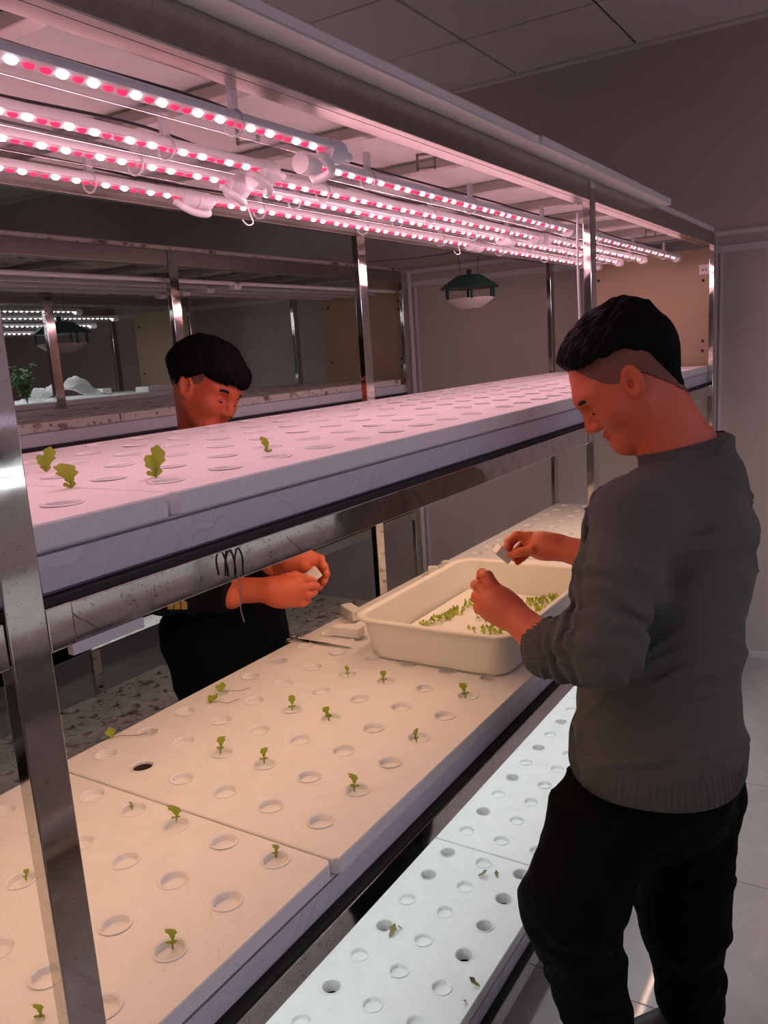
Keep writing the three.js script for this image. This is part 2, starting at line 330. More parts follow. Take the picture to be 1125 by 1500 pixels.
for (const k of ['mid', 'low']) trough(R3, -1, TIERS[k], { mid: 'film-lined trough on the middle shelf of the far white-lit rack', low: 'film-lined trough on the lower shelf of the far white-lit rack' }[k], M.liner);
tag(mesh('foam_board', box(R3 - 0.67, R3 - 0.022, TIERS.mid - BOARD_T, TIERS.mid, -3.56, 0.2, 0.003), M.foam), 'plain white foam board on the far rack under the herb plant', 'foam board');
tag(mesh('top_foam_slab', box(R3 - 0.68, R3 - 0.02, BEAM1 + 0.001, BEAM1 + 0.02, -3.58, 0.2, 0.004), M.oldFoam), 'thin foam slab on top of the far white-lit rack', 'foam slab');
rack(R4, 1, 'unseen steel rack across the aisle whose violet and white tubes light the board fronts', steelSet);
for (const k of ['mid', 'low', 'bottom']) {
  trough(R4, 1, TIERS[k], { mid: 'film-lined trough on the violet-lit shelf across the aisle', low: 'film-lined trough on the white-lit shelf across the aisle', bottom: 'film-lined trough on the lowest shelf across the aisle' }[k], M.liner);
  tag(mesh('foam_board', box(R4 + 0.022, R4 + 0.678, TIERS[k] - BOARD_T, TIERS[k], -3.58, 1.12, 0.003), M.foam), { mid: 'white foam board on the violet-lit shelf across the aisle', low: 'white foam board on the white-lit shelf across the aisle', bottom: 'white foam board on the lowest shelf across the aisle' }[k], 'foam board');
}
tag(mesh('top_foam_slab', box(R4, R4 + 0.69, BEAM1 + 0.001, BEAM1 + 0.03, -3.58, 1.12, 0.004), M.foam), 'white foam slab on top of the unseen rack across the aisle', 'foam slab');

// beige end panels between the end posts, with their screws
for (const [fx, label] of [[0, 'beige end panel closing the lit rack beside the wall conduit'], [R2, 'beige end panel with dark screws closing the unlit rack'], [R3, 'pale end panel closing the far white-lit rack']]) {
  const t = thing('end_panel', label, 'panel', [fx, 0, 0]);
  mesh('panel_sheet', box(-0.52, -0.021, TIERS.mid - 0.06, BEAM0 - 0.002, -3.634, -3.624, 0.002), M.panel, t);
  for (const [x, y] of [[-0.05, 1.74], [-0.05, 1.70], [-0.05, 1.46], [-0.05, 1.42], [-0.48, 1.46], [-0.48, 1.74]]) { const s = mesh('screw', new THREE.CylinderGeometry(0.006, 0.006, 0.004, 8).rotateX(Math.PI / 2), M.dark, t); s.position.set(x, y, -3.622); }
}
{ // socket on the end panel of the lit rack
  const t = thing('wall_socket', 'small pale power socket on the beige end panel', 'socket', [-0.045, 1.742, -3.621]);
  mesh('face_plate', box(-0.02, 0.02, -0.02, 0.02, -0.003, 0.004, 0.002), M.trim, t);
  for (const x of [-0.006, 0.006]) mesh('slot', box(x - 0.002, x + 0.002, -0.006, 0.004, 0.0035, 0.005), M.dark, t);
}

// ---------------------------------------------------------------- grow tubes
// a tube of length L along z, its middle at the origin: white back, LED strip, clear cover, caps
const TUBE_R = 0.0145, TUBE_L = 1.19;
function halfTube(a0, a1, r, L) { const g = new THREE.CylinderGeometry(r, r, L, 12, 1, true, a0, a1 - a0); g.rotateX(Math.PI / 2); return g; }
const backGeo = merge([halfTube(-Math.PI / 2 + Math.PI, Math.PI / 2 + Math.PI, TUBE_R, TUBE_L), box(-TUBE_R, TUBE_R, 0, 0.002, -TUBE_L / 2, TUBE_L / 2)]);
const coverGeo = halfTube(-Math.PI / 2, Math.PI / 2, TUBE_R, TUBE_L);
const capGeo = (() => { const g = new THREE.CylinderGeometry(TUBE_R * 1.12, TUBE_R * 1.12, 0.035, 14); g.rotateX(Math.PI / 2); return g; })();
const chipGeo = (() => { const g = new THREE.SphereGeometry(0.0052, 8, 4, 0, Math.PI * 2, Math.PI / 2, Math.PI / 2); g.scale(1, 0.9, 1.35); return g; })();
const clipGeo = merge([new THREE.TorusGeometry(TUBE_R * 1.1, 0.0016, 5, 16), box(-0.004, 0.004, TUBE_R, TUBE_R + 0.03, -0.006, 0.006)]);
const pinGeo = (() => { const g = new THREE.CylinderGeometry(0.007, 0.007, 0.03, 10); g.rotateX(Math.PI / 2); return g; })();
// the lower half of a tube glows: one flat light below it, or two that face down to either side
function lampLight(x, y, z, L, kind, wide) {
  const w = 0.022;
  for (const a of wide ? [-0.88, 0.88] : [0]) {
    const l = new THREE.RectAreaLight(new THREE.Color().setRGB(...LIGHT[kind].color), LIGHT[kind].power * (wide ? 0.76 : 1), w, L);
    l.rotation.order = 'ZYX'; l.rotation.set(-Math.PI / 2, 0, a); l.position.set(x + Math.sin(a) * (TUBE_R + 0.003), y - Math.cos(a) * (TUBE_R + 0.003), z); l.name = 'tube_light'; scene.add(l);
  }
}
function growTube(x, y, zc, kind, label, group, detail, L = TUBE_L) {
  const t = thing('grow_light_tube', label, 'light tube', [x, y, zc], group);
  const s = L / TUBE_L;
  const back = mesh('tube_back', backGeo, M.plastic, t); back.scale.z = s;
  const cov = mesh('tube_cover', coverGeo, M.clear, t); cov.scale.z = s;
  for (const e of [-1, 1]) { const c = mesh('end_cap', capGeo, M.plastic, t); c.position.z = e * (L / 2 + 0.008); }
  if (detail) {
    const n = 62, pat = [1, 0, 0, 1, 0];
    for (let i = 0; i < n; i++) { const c = mesh('led', chipGeo, pat[i % 5] ? M.ledWhite : M.ledRed, t); c.position.set(0, 0, L / 2 - 0.02 - (L - 0.04) * i / (n - 1)); }
    for (const k of [-0.33, 0.02, 0.36]) { const c = mesh('hanging_clip', clipGeo, M.frost, t); c.position.z = k * L; }
    const plug = mesh('plug', pinGeo, M.plastic, t); plug.position.set(0.004, -0.004, -L / 2 - 0.03);
  } else if (kind !== 'off') {
    const list = []; const n = 40;
    for (let i = 0; i < n; i++) { const c = chipGeo.clone(); c.translate(0, 0, L / 2 - 0.02 - (L - 0.04) * i / (n - 1)); list.push(c); }
    mesh('led_strip', merge(list), M.ledWhite, t);
  }
  if (kind !== 'off') lampLight(x, y, zc, L - 0.02, kind, detail || kind === 'violet' || kind === 'aisle');
  return t;
}
const TY = 1.79;
{
  const seg = [ // x of the near, middle and far tube; z of the joints
    [[-0.055, -0.130, -0.132], [-1.045, -2.295, -3.515]],
    [[-0.201, -0.247, -0.239], [-1.070, -2.345, -3.41]],
    [[-0.296, -0.326, -0.331], [-1.100, -2.290, -3.41]],
    [[-0.435, -0.438, -0.444], [-1.130, -2.315, -3.49]],
  ];
  seg.forEach(([xs, ends], r) => {
    const L0 = 1.19;
    const rowName = ['row along the front beam', 'second row from front beam', 'third row from front beam', 'row farthest from front beam'][r];
    growTube(xs[0], TY, ends[0] + L0 / 2, 'pink', 'red and white LED tube by the near post, ' + rowName, 'near LED tubes over the middle shelf', true);
    const a1 = ends[0] - 0.055, l1 = a1 - (ends[1] + 0.025); growTube(xs[1], TY, a1 - l1 / 2, 'pink', 'red and white LED tube between both sets of joints, ' + rowName, 'middle LED tubes over the middle shelf', true, l1);
    const a2 = ends[1] - 0.04, l2 = a2 - ends[2]; growTube(xs[2], TY, a2 - l2 / 2, 'pink', 'red and white LED tube ending at the beige panel, ' + rowName, 'far LED tubes over the middle shelf', true, l2);
    // cable along the row, above the tubes
    const pts = []; for (let z = 0.4; z > -3.55; z -= 0.25) pts.push(V(xs[z > -1.1 ? 0 : 1] - 0.03 + rr(-0.004, 0.004), TY + 0.03 + rr(-0.005, 0.005), z));
    tag(mesh('black_cable', tube(pts, 0.0022, 80, 5), M.cable), 'thin black cable above the LED tubes, ' + rowName, 'cable', 'cables above the LED tubes');
    // curled spare lead at the joints
    const j = V(xs[1], TY - 0.012, ends[0] - 0.028);
    tag(mesh('power_lead', tube([j.clone().add(V(xs[0] - xs[1], 0.004, 0.05)), j.clone().add(V((xs[0] - xs[1]) * 0.8 + 0.012, -0.012, 0.02)), j.clone().add(V(0.02, -0.014, -0.012)), j.clone().add(V(0.0, -0.002, -0.03))], 0.0065, 20, 7), M.plastic), 'white plug lead looping at near tube joint, ' + rowName, 'cable', 'leads at the tube joints');
  });
  // tubes hidden under the middle and the lower shelf
  for (const [kind, y, label, grp] of [['warm', 1.223, 'warm LED tube hidden under the middle shelf', 'tubes under the middle shelf'], ['white', 0.624, 'white LED tube hidden under the lower shelf', 'tubes under the lower shelf']])
    for (const x of [-0.13, -0.27, -0.41, -0.55]) for (const z of [0.3, -0.92, -2.14, -3.05]) growTube(x, y, z, kind, label, grp, false, z === -3.05 ? 0.58 : 1.19);
  // unlit tubes of rack 2, white ones of rack 3, violet and white ones of unseen rack 4 that light the aisle side
  for (const x of [-0.06, -0.20, -0.33, -0.46]) for (const z of [-0.62, -1.84, -3.05]) growTube(R2 + x, TY - 0.01, z, 'off', 'unlit white tube under the top of the dark rack', 'unlit tubes of the dark rack', false);
  for (const [x, e, dy] of [[-0.06, 0.25, 0.008], [-0.20, -0.1, -0.015], [-0.33, -0.05, -0.045], [-0.46, 0.12, -0.075]]) for (const z of [-1.25 + e, -2.50 + e]) growTube(R3 + x, TY + dy, z, 'white', 'bright white LED tube in the far background rack', 'white tubes of the far rack', false);
  for (const x of [0.15, 0.45]) for (const z of [-2.6, -1.2, 0.3]) {
    growTube(R4 + x, TY, z, 'violet', 'unseen violet LED tube across the aisle, lighting the board fronts', 'unseen violet tubes across the aisle', false);
    growTube(R4 + x, 1.195, z, 'aisle', 'unseen white LED tube across the aisle, lighting rails and floor', 'unseen white tubes across the aisle', false);
  }
}
// S hooks and strings
{
  const hook = (p, label) => tag(mesh('wire_hook', tube([p.clone().add(V(0, 0.03, 0)), p.clone().add(V(0.004, 0.005, -0.004)), p.clone().add(V(0.006, -0.012, -0.008)), p.clone().add(V(0.002, -0.016, 0.004)), p.clone().add(V(-0.004, -0.006, 0.012))], 0.0014, 20, 5), M.plastic), label, 'hook', 'wire hooks under the tubes');
  hook(V(-0.436, TY - 0.016, -1.30), 'thin white wire hook dangling from the back LED tube');
  hook(V(-0.438, TY - 0.016, -2.20), 'thin white wire hook dangling from the back LED tube');
  tag(mesh('pull_cord', tube([V(-0.03, 1.80, -2.05), V(-0.032, 1.7, -2.05), V(-0.03, 1.50, -2.052), V(-0.031, 1.40, -2.05)], 0.003, 12, 6), M.plastic), 'white cord hanging beside the far front post', 'cord');
  for (const [x, z, n] of [[-0.10, -1.42, 0], [-0.20, -1.04, 1], [-0.1, -3.0, 2]]) {
    const g = merge([box(-0.018, 0.018, 0.012, 0.016, -0.004, 0.004), box(-0.018, 0.018, -0.012, -0.008, -0.004, 0.004), box(-0.018, -0.014, -0.012, 0.016, -0.004, 0.004), box(0.014, 0.018, -0.012, 0.016, -0.004, 0.004)]);
    const m = tag(mesh('hanger_bracket', g, M.dullSteel), ['open steel loop bracket under the rack top beside the first tube joint', 'open steel loop bracket by the looping white leads', 'open steel loop bracket near the far tube ends'][n], 'bracket');
    m.position.set(x, BEAM0 + 0.008, z); m.rotation.y = 0.4;
  }
}

// ---------------------------------------------------------------- things on the lower shelf
const YL = TIERS.low, YM = TIERS.mid, YB = TIERS.bottom;
{ // plastic tray
  const t = thing('seedling_tray', 'deep cream plastic tray with floating green sprouts on the lower shelf', 'tray', [-0.246, YL + 0.0036, -1.875]);
  const ringPts = (hw, hl, r, n = 6) => { const o = []; for (const [sx, sz, a0] of [[1, 1, 0], [-1, 1, 1], [-1, -1, 2], [1, -1, 3]]) for (let i = 0; i <= n; i++) { const a = (a0 + i / n) * Math.PI / 2; o.push([sx * (hw - r) + Math.cos(a) * r, sz * (hl - r) + Math.sin(a) * r]); } return o; };
  const levels = [[0.176, 0.272, 0.045, 0.004], [0.182, 0.278, 0.05, 0], [0.186, 0.282, 0.05, 0.008], [0.200, 0.296, 0.05, 0.094], [0.206, 0.302, 0.052, 0.097], [0.214, 0.310, 0.055, 0.098], [0.216, 0.312, 0.056, 0.104], [0.210, 0.306, 0.054, 0.107], [0.200, 0.296, 0.05, 0.105], [0.194, 0.290, 0.048, 0.098], [0.181, 0.277, 0.046, 0.012], [0.172, 0.268, 0.04, 0.007]];
  const pos = [], idx = []; let n = 0;
  levels.forEach(([hw, hl, r, y]) => { const q = ringPts(hw, hl, r); n = q.length; q.forEach(([x, z]) => pos.push(x, y, z)); });
  for (let l = 0; l < levels.length - 1; l++) for (let i = 0; i < n; i++) { const a = l * n + i, b = l * n + (i + 1) % n, c = a + n, d = b + n; idx.push(a, c, b, b, c, d); }
  const cTop = pos.length / 3; pos.push(0, 0.007, 0); const lt = (levels.length - 1) * n; for (let i = 0; i < n; i++) idx.push(lt + i, cTop, lt + (i + 1) % n);
  const cBot = pos.length / 3; pos.push(0, 0.004, 0); for (let i = 0; i < n; i++) idx.push(cBot, i, (i + 1) % n);
  const g = new THREE.BufferGeometry(); g.setAttribute('position', new THREE.Float32BufferAttribute(pos, 3)); g.setIndex(idx); g.computeVertexNormals(); uvBox(g);
  mesh('tray_shell', g, M.tray, t);
  mesh('bottom_sheet', box(-0.172, 0.155, 0.009, 0.021, -0.262, 0.255, 0.004), M.sponge, t);
}
// little leaf shapes: a lobed blade of length L, growing along +y and bending towards +z
function leafGeo(L, W, lobes = 3, bend = 0.6, curl = 0.25) {
  const n = 9, pos = [], idx = [];
  for (let i = 0; i <= n; i++) {
    const s = i / n, w = W * Math.pow(Math.sin(Math.PI * Math.min(1, 0.06 + s * 0.92)), 0.8) * (0.55 + 0.75 * s) * (1 + 0.22 * Math.sin(s * lobes * Math.PI * 2));
    const a = bend * s * s, y = L * s * Math.cos(a * 0.7), z = L * s * Math.sin(a);
    for (const k of [-1, 0, 1]) pos.push(k * w, y, z + (k ? curl * w : 0));
  }
  for (let i = 0; i < n; i++) for (let k = 0; k < 2; k++) { const a = i * 3 + k; idx.push(a, a + 1, a + 3, a + 1, a + 4, a + 3); }
  const g = new THREE.BufferGeometry(); g.setAttribute('position', new THREE.Float32BufferAttribute(pos, 3)); g.setIndex(idx); g.computeVertexNormals(); uvBox(g); return g;
}
const FACE = Math.atan2(EYE.x + 0.2, EYE.z + 1.1);
// a seedling: base and tip as seen in the photograph on board level y
function seedling(base, tip, y, label, style = 0) {
  const b = onY(base[0], base[1], y - 0.006);
  const depth = -b.clone().sub(EYE).applyQuaternion(camera.quaternion.clone().invert()).z;
  const tp = P(tip[0], tip[1], depth), h = 1.12 * Math.max(0.014, tp.y - b.y), lean = V(tp.x - b.x, 0, tp.z - b.z);
  const t = thing('seedling', label, 'seedling', [b.x, b.y, b.z]);
  const stemTop = V(lean.x * 0.4, h * 0.36, lean.z * 0.4);
  mesh('stem', tube([V(0, -0.001, 0), V(lean.x * 0.1, h * 0.22, lean.z * 0.1), stemTop], 0.0011 + h * 0.012, 8, 6), M.stem, t);
  const add = (L, W, at, ry, tilt, lobes, bend) => { const m = mesh('leaf', leafGeo(L, W, lobes, bend), M.leaf, t); m.position.copy(at); m.rotation.order = 'YXZ'; m.rotation.set(tilt, FACE + ry, 0); return m; };
  const main = add(h * 0.74, h * (style === 1 ? 0.36 : 0.21), stemTop.clone().multiplyScalar(0.85), rr(-0.5, 0.5), 0, 3, rr(0.3, 0.7));
  main.rotation.z = Math.max(-0.9, Math.min(0.9, -lean.dot(V(Math.cos(0.6), 0, -Math.sin(0.6))) / h * 0.6));
  const low = V(lean.x * 0.1, h * 0.16, lean.z * 0.1);
  for (const sgn of [-1, 1]) { const m = add(h * 0.26, h * 0.075, low, 0, 0, 1.5, 0.4); m.rotation.z = sgn * rr(0.55, 1.05); }
  if (style === 2) { const m = add(h * 0.6, h * 0.14, stemTop.clone().multiplyScalar(0.6), 0.3, 0, 2.5, 0.4); m.rotation.z = 0.42; main.rotation.z = -0.3; }
  if (style === 3) { const m = add(h * 0.4, h * 0.13, stemTop.clone().multiplyScalar(0.5), -0.4, 0, 2, 0.5); m.rotation.z = -0.8; }
  return t;
}
[
  [[509, 990], [509, 974], 'tiny sprig seedling nearest the scissor tip', 0], [[562, 1000], [561, 979], 'slim curled seedling just before the tray corner', 0], [[682, 1022], [676, 996], 'seedling with bent top beside the tray at the board edge', 0],
  [[428, 1040], [428, 1017], 'dark lobed seedling midway between tray and scissors row', 0], [[482, 1055], [474, 1031], 'forked seedling with a side leaf in the board middle', 3], [[610, 1086], [606, 1066], 'single stubby seedling close to the front edge', 0],
  [[323, 1103], [325, 1074], 'stout upright seedling beside the soil-filled cup row', 0], [[387, 1117], [386, 1091], 'thin tall seedling between stout ones', 0], [[519, 1159], [520, 1126], 'large upright seedling by the front edge of the tray board', 0],
  [[193, 1184], [192, 1171], 'low two-leaf seedling just before the board seam', 3], [[259, 1204], [258, 1175], 'broad-leaf seedling just before the board seam', 1], [[404, 1255], [406, 1231], 'seedling at the seam corner of the near board', 0],
  [[253, 1389], [253, 1349], 'tall single seedling alone on the near board', 0], [[60, 1496], [58, 1460], 'four-leaf seedling behind the foot of the steel post', 3], [[38, 1288], [40, 1269], 'small sprig left of the steel post', 0],
].forEach(([b, tp, l, s]) => seedling(b, tp, YL, l, s));
[
  [[68, 697], [72, 657], 'pale two-leaf seedling farthest back on the pink board', 2], [[105, 722], [100, 679], 'broad-leaf seedling with spread seed leaves on the pink board', 1], [[229, 706], [229, 655], 'seedling with two upright leaves by the pink board seam', 2], [[393, 668], [388, 640], 'drooping thin seedling on the pink board', 0],
].forEach(([b, tp, l, s]) => seedling(b, tp, YM, l, s));
// seedlings that lie on the board
for (const [px, py, ang, label] of [[322, 1013, 0.2, 'loose round leaf lying on the board by the black trousers'], [306, 1029, -0.5, 'pulled seedling lying on the board before the black trousers'], [165, 1080, 0.9, 'pulled seedling with long root lying at the board back edge']]) {
  const p = onY(px, py, YL + 0.004), t = thing('loose_seedling', label, 'seedling', [p.x, p.y, p.z]);
  const lf = mesh('leaf', leafGeo(0.026, 0.010, 2, 0.3), M.leaf, t); lf.rotation.set(-1.35, ang, 0.2); lf.rotation.order = 'YXZ';
  const l2 = mesh('leaf', leafGeo(0.018, 0.006, 1.5, 0.3), M.leaf, t); l2.rotation.order = 'YXZ'; l2.rotation.set(-1.2, ang + 1.0, 0);
  mesh('root', tube([V(0, 0, 0), V(0.02 * Math.cos(ang), 0.001, -0.012), V(0.04, 0.0, -0.02 - 0.01 * ang), V(0.05, 0, -0.045)], 0.0007, 12, 5), M.dry, t);
}
{ // scissors lying by the back edge
  const p = onY(440, 938, YL + 0.003), q = onY(516, 950, YL + 0.003);
  const t = thing('scissors', 'slim steel scissors lying on the warm-lit board by the back edge', 'scissors', [p.x, YL + 0.003, p.z]);
  t.rotation.y = Math.atan2(-(q.z - p.z), q.x - p.x);
  const L = p.distanceTo(q);
  for (const s of [-1, 1]) {
    const sh = new THREE.Shape(); sh.moveTo(-0.02, s * 0.004); sh.lineTo(L * 0.2, s * 0.002 + 0.004); sh.lineTo(L * 0.55, 0.0045 + s * 0.001); sh.lineTo(L, s * 0.0005); sh.lineTo(L * 0.5, -0.0035 + s * 0.001); sh.lineTo(L * 0.2, -0.0035 + s * 0.002); sh.lineTo(-0.02, s * 0.004 - 0.003);
    const g = new THREE.ExtrudeGeometry(sh, { depth: 0.0016, bevelEnabled: false }); g.rotateX(-Math.PI / 2);
    const b = mesh('blade', g, M.steel, t); b.position.y = s > 0 ? 0.0006 : -0.0012;
    const ring = mesh('finger_ring', new THREE.TorusGeometry(0.010, 0.0026, 6, 16).rotateX(Math.PI / 2), M.steel, t); ring.position.set(-0.026, 0.001, -s * 0.0115);
  }
  mesh('pivot', new THREE.CylinderGeometry(0.003, 0.003, 0.004, 10), M.dullSteel, t).position.set(L * 0.2, 0.002, 0);
}
// foam offcuts by the tray
function slab(name, w, h, d, mat, pos, rot, label, cat, grp) { const m = tag(mesh(name, box(-w / 2, w / 2, 0, h, -d / 2, d / 2, 0.003), mat), label, cat, grp); m.position.set(...pos); m.rotation.y = rot; return m; }
{
  const a = onY(516, 905, YL), b = onY(510, 932, YL), c = onY(634, 842, YL), d = onY(655, 832, YL);
  slab('foam_offcut', 0.085, 0.030, 0.035, M.sponge, [a.x, YL + 0.0025, a.z], -0.55, 'pale foam block poking out behind the tray corner', 'foam block');
  slab('foam_offcut', 0.085, 0.026, 0.035, M.sponge, [b.x, YL + 0.0025, b.z], 0.12, 'pale foam block lying beside the tray near the scissors', 'foam block');
  slab('foam_offcut', 0.03, 0.026, 0.03, M.sponge, [c.x, YL + 0.0025, c.z], 0.4, 'small white foam cube behind the tray left of another', 'foam block');
  slab('foam_offcut', 0.034, 0.022, 0.03, M.sponge, [d.x, YL + 0.0025, d.z], 0.1, 'small flat foam cube behind the tray right of another', 'foam block');
}
// sprouts afloat in the tray
for (const [px, py, n, r, label] of [[622, 915, 10, 0.012, 'tiny pair of sprouts at the near left tray corner'], [655, 906, 14, 0.016, 'small sprouts between two clumps in the tray'], [700, 925, 14, 0.03, 'sparse sprouts near the middle of the near tray side'], [640, 910, 16, 0.022, 'small clump of sprouts at the left of the tray'], [668, 897, 26, 0.028, 'largest clump of sprouts in the tray middle'], [690, 886, 18, 0.024, 'clump of sprouts touching the left hand'], [712, 905, 18, 0.026, 'clump of sprouts under the left hand'], [728, 925, 24, 0.024, 'clump of sprouts by the near tray side'], [775, 890, 60, 0.05, 'wide mat of sprouts along the far tray side'], [808, 882, 40, 0.035, 'mat of sprouts in the far right tray corner']]) {
  const c = onY(px, py, YL + 0.026), list = [];
  for (let i = 0; i < n; i++) { const g = leafGeo(rr(0.009, 0.017), rr(0.004, 0.0065), 1, 0.5); g.rotateX(rr(-1.5, -0.6)); g.rotateY(rr(0, 6.28)); const a = rr(0, 6.28), q = r * Math.sqrt(rnd()); g.translate(Math.max(-0.2, Math.cos(a) * q), rr(-0.001, 0.005), Math.sin(a) * q * 1.2); list.push(g); }
  const m = tag(mesh('sprout_clump', merge(list), M.sprout), label, 'sprouts'); m.position.copy(c);
}
// scraps on the lowest board
{
  const s8 = (x, y) => onY(450 + x / 2.5, 950 + y / 2.5, YB + 0.002);
  [[302, 1058, 0.03, 'yellowed fallen leaf just below an empty cup'], [632, 1237, 0.026, 'brown dry leaf near the front edge of the lowest board'], [580, 1286, 0.015, 'tiny dark scrap on the lowest board'], [625, 832, 0.028, 'pale crumbly leaf scrap between two cups'], [695, 840, 0.018, 'thin dark twig scrap near the trouser leg'], [348, 1024, 0.012, 'speck of dry leaf right of an empty cup'], [82, 1083, 0.028, 'shrivelled leaf caught under the lower rail edge']].forEach(([x, y, s, label], i) => {
    const p = s8(x, y), g = leafGeo(s, s * 0.28, 2, 0.5, 0.6); g.rotateX(-1.4);
    const m = tag(mesh('leaf_scrap', g, M.dry), label, 'leaf'); m.position.copy(p); m.rotation.y = i * 1.7;
  });
}
// wires hooked over the middle rail, white strip under it, sagging film behind
{
  const y0 = TIERS.mid - BOARD_T - LINER_T - 0.007 - RAIL_H, zc = -0.70, x = 0.0005;
  const t = thing('wire_hook', 'dark double wire hook over the middle rail with a pale string', 'hook', [x, y0, zc]);
  for (const [a, b] of [[0.012, -0.004], [-0.004, -0.018]]) mesh('wire', tube([V(0.001, 0.012, a), V(0.003, 0.032, a - 0.001), V(0.003, 0.041, (a + b) / 2), V(0.003, 0.030, b + 0.001), V(0.001, 0.006, b)], 0.0012, 20, 5), M.cable, t);
  mesh('string', tube([V(0.003, 0.018, -0.006), V(0.003, -0.01, -0.009), V(0.002, -0.035, -0.007), V(0.003, -0.052, -0.010)], 0.0008, 14, 5), M.sponge, t);
  const s = tag(mesh('white_strip', box(-0.012, -0.004, y0 - 0.012, y0 - 0.0005, -0.565, -0.476), M.trim), 'short white strip stuck under the middle rail by the near post', 'strip');
}

// ---------------------------------------------------------------- hanging traps in the aisles
function trap(pos, turn, label) {
  const t = thing('hanging_trap', label, 'insect trap', pos); t.rotation.y = 0;
  const roof = lathe([[0.130, 0], [0.126, 0.004], [0.052, 0.052], [0.0001, 0.056]], 8); mesh('roof', roof.toNonIndexed(), M.green, t).geometry.computeVertexNormals();
  mesh('roof_underside', lathe([[0.0001, 0.004], [0.12, 0.0]], 8), M.green, t);
  mesh('knob', new THREE.SphereGeometry(0.012, 12, 8), M.green, t).position.y = 0.066;
  for (let i = 0; i < 6; i++) { const a = i / 6 * Math.PI * 2; mesh('hanger', box(-0.004, 0.004, -0.045, 0.002, -0.004, 0.004), M.green, t).position.set(Math.cos(a) * 0.108, 0, Math.sin(a) * 0.108); }
  const b = lathe([[0.0001, -0.082], [0.05, -0.080], [0.108, -0.044], [0.110, -0.042], [0.106, -0.042], [0.05, -0.075], [0.0001, -0.078]], 8); mesh('bowl', b, M.bowl, t);
  for (const s of [-1, 1]) mesh('string', tube([V(s * 0.04, 0.05, 0), V(s * 0.042, 0.09, 0.001), V(s * 0.046, 0.12, 0), V(s * 0.05, 1.882 - pos[1], 0)], 0.0012, 8, 5), M.cable, t);
  const c = Math.cos(turn), near = pos[0] > -1.5 ? [-0.65, R2 - 0.05] : [R2 - 0.65, R3 - 0.05];
  tag(mesh('hanging_wire', tube([V(near[0], 1.897, pos[2]), V((near[0] + near[1]) / 2, 1.884, pos[2]), V(near[1], 1.897, pos[2])], 0.0015, 12, 5), M.cable), pos[0] > -1.5 ? 'thin wire between the lit and the unlit rack top' : 'thin wire between the unlit and the far rack top', 'wire');
  return t;
}
trap([-0.89, 1.735, -3.2], 0.3, 'green-roofed hanging trap with a pale bowl between the lit and the unlit rack');
trap([-2.50, 1.665, -2.40], 0.3, 'green-roofed hanging trap before the far white-lit rack');

// ---------------------------------------------------------------- things on the far rack
{
  const p = V(R3 - 0.10, YM, -2.52);
  const t = thing('herb_plant', 'small leafy green herb plant on the far white-lit rack', 'plant', [p.x, p.y, p.z]);
  for (let k = 0; k < 14; k++) {
    const a = rr(0, 6.28), h = rr(0.08, 0.2), top = V(Math.cos(a) * rr(0.02, 0.09), h, Math.sin(a) * rr(0.02, 0.09));
    mesh('stalk', tube([V(0, 0, 0), V(top.x * 0.3, h * 0.5, top.z * 0.3), top], 0.0018, 8, 5), M.herb, t);
    for (let i = 0; i < 9; i++) { const s = 0.3 + 0.7 * i / 8, m = mesh('leaf', leafGeo(rr(0.02, 0.038), rr(0.008, 0.014), 2, 0.6), M.herb, t); m.position.set(top.x * s * s, h * s, top.z * s * s); m.rotation.set(rr(0.3, 1.5), rr(0, 6.28), 0, 'YXZ'); }
  }
  // crumpled film
  const g = new THREE.PlaneGeometry(0.42, 0.22, 28, 16); const q = g.attributes.position;
  for (let i = 0; i < q.count; i++) { const x = q.getX(i), y = q.getY(i); const hgt = 0.11 * Math.exp(-((x - 0.02) ** 2) / 0.008) * (0.7 + 0.3 * Math.sin(y * 30)) + 0.05 * Math.exp(-((x + 0.11) ** 2) / 0.002) + 0.018 * Math.abs(noise3(x * 14, y * 14, 3)); q.setXYZ(i, x, hgt + 0.003, y); }
  g.computeVertexNormals(); uvBox(g);
  const f = tag(mesh('crumpled_film', g, M.frost), 'crumpled pale plastic film heaped on the far white-lit rack', 'plastic film'); f.position.set(R3 - 0.13, YM, -2.78); f.rotation.y = 1.45;
  slab('white_carton', 0.10, 0.03, 0.28, M.plastic, [R3 - 0.12, YM + 0.001, -3.40], 0.05, 'flat white carton on the far rack before its end panel', 'carton');
  slab('white_carton', 0.05, 0.035, 0.07, M.plastic, [R3 - 0.30, YM + 0.001, -3.15], 0.1, 'small white box on the far rack right of the film', 'carton');
}

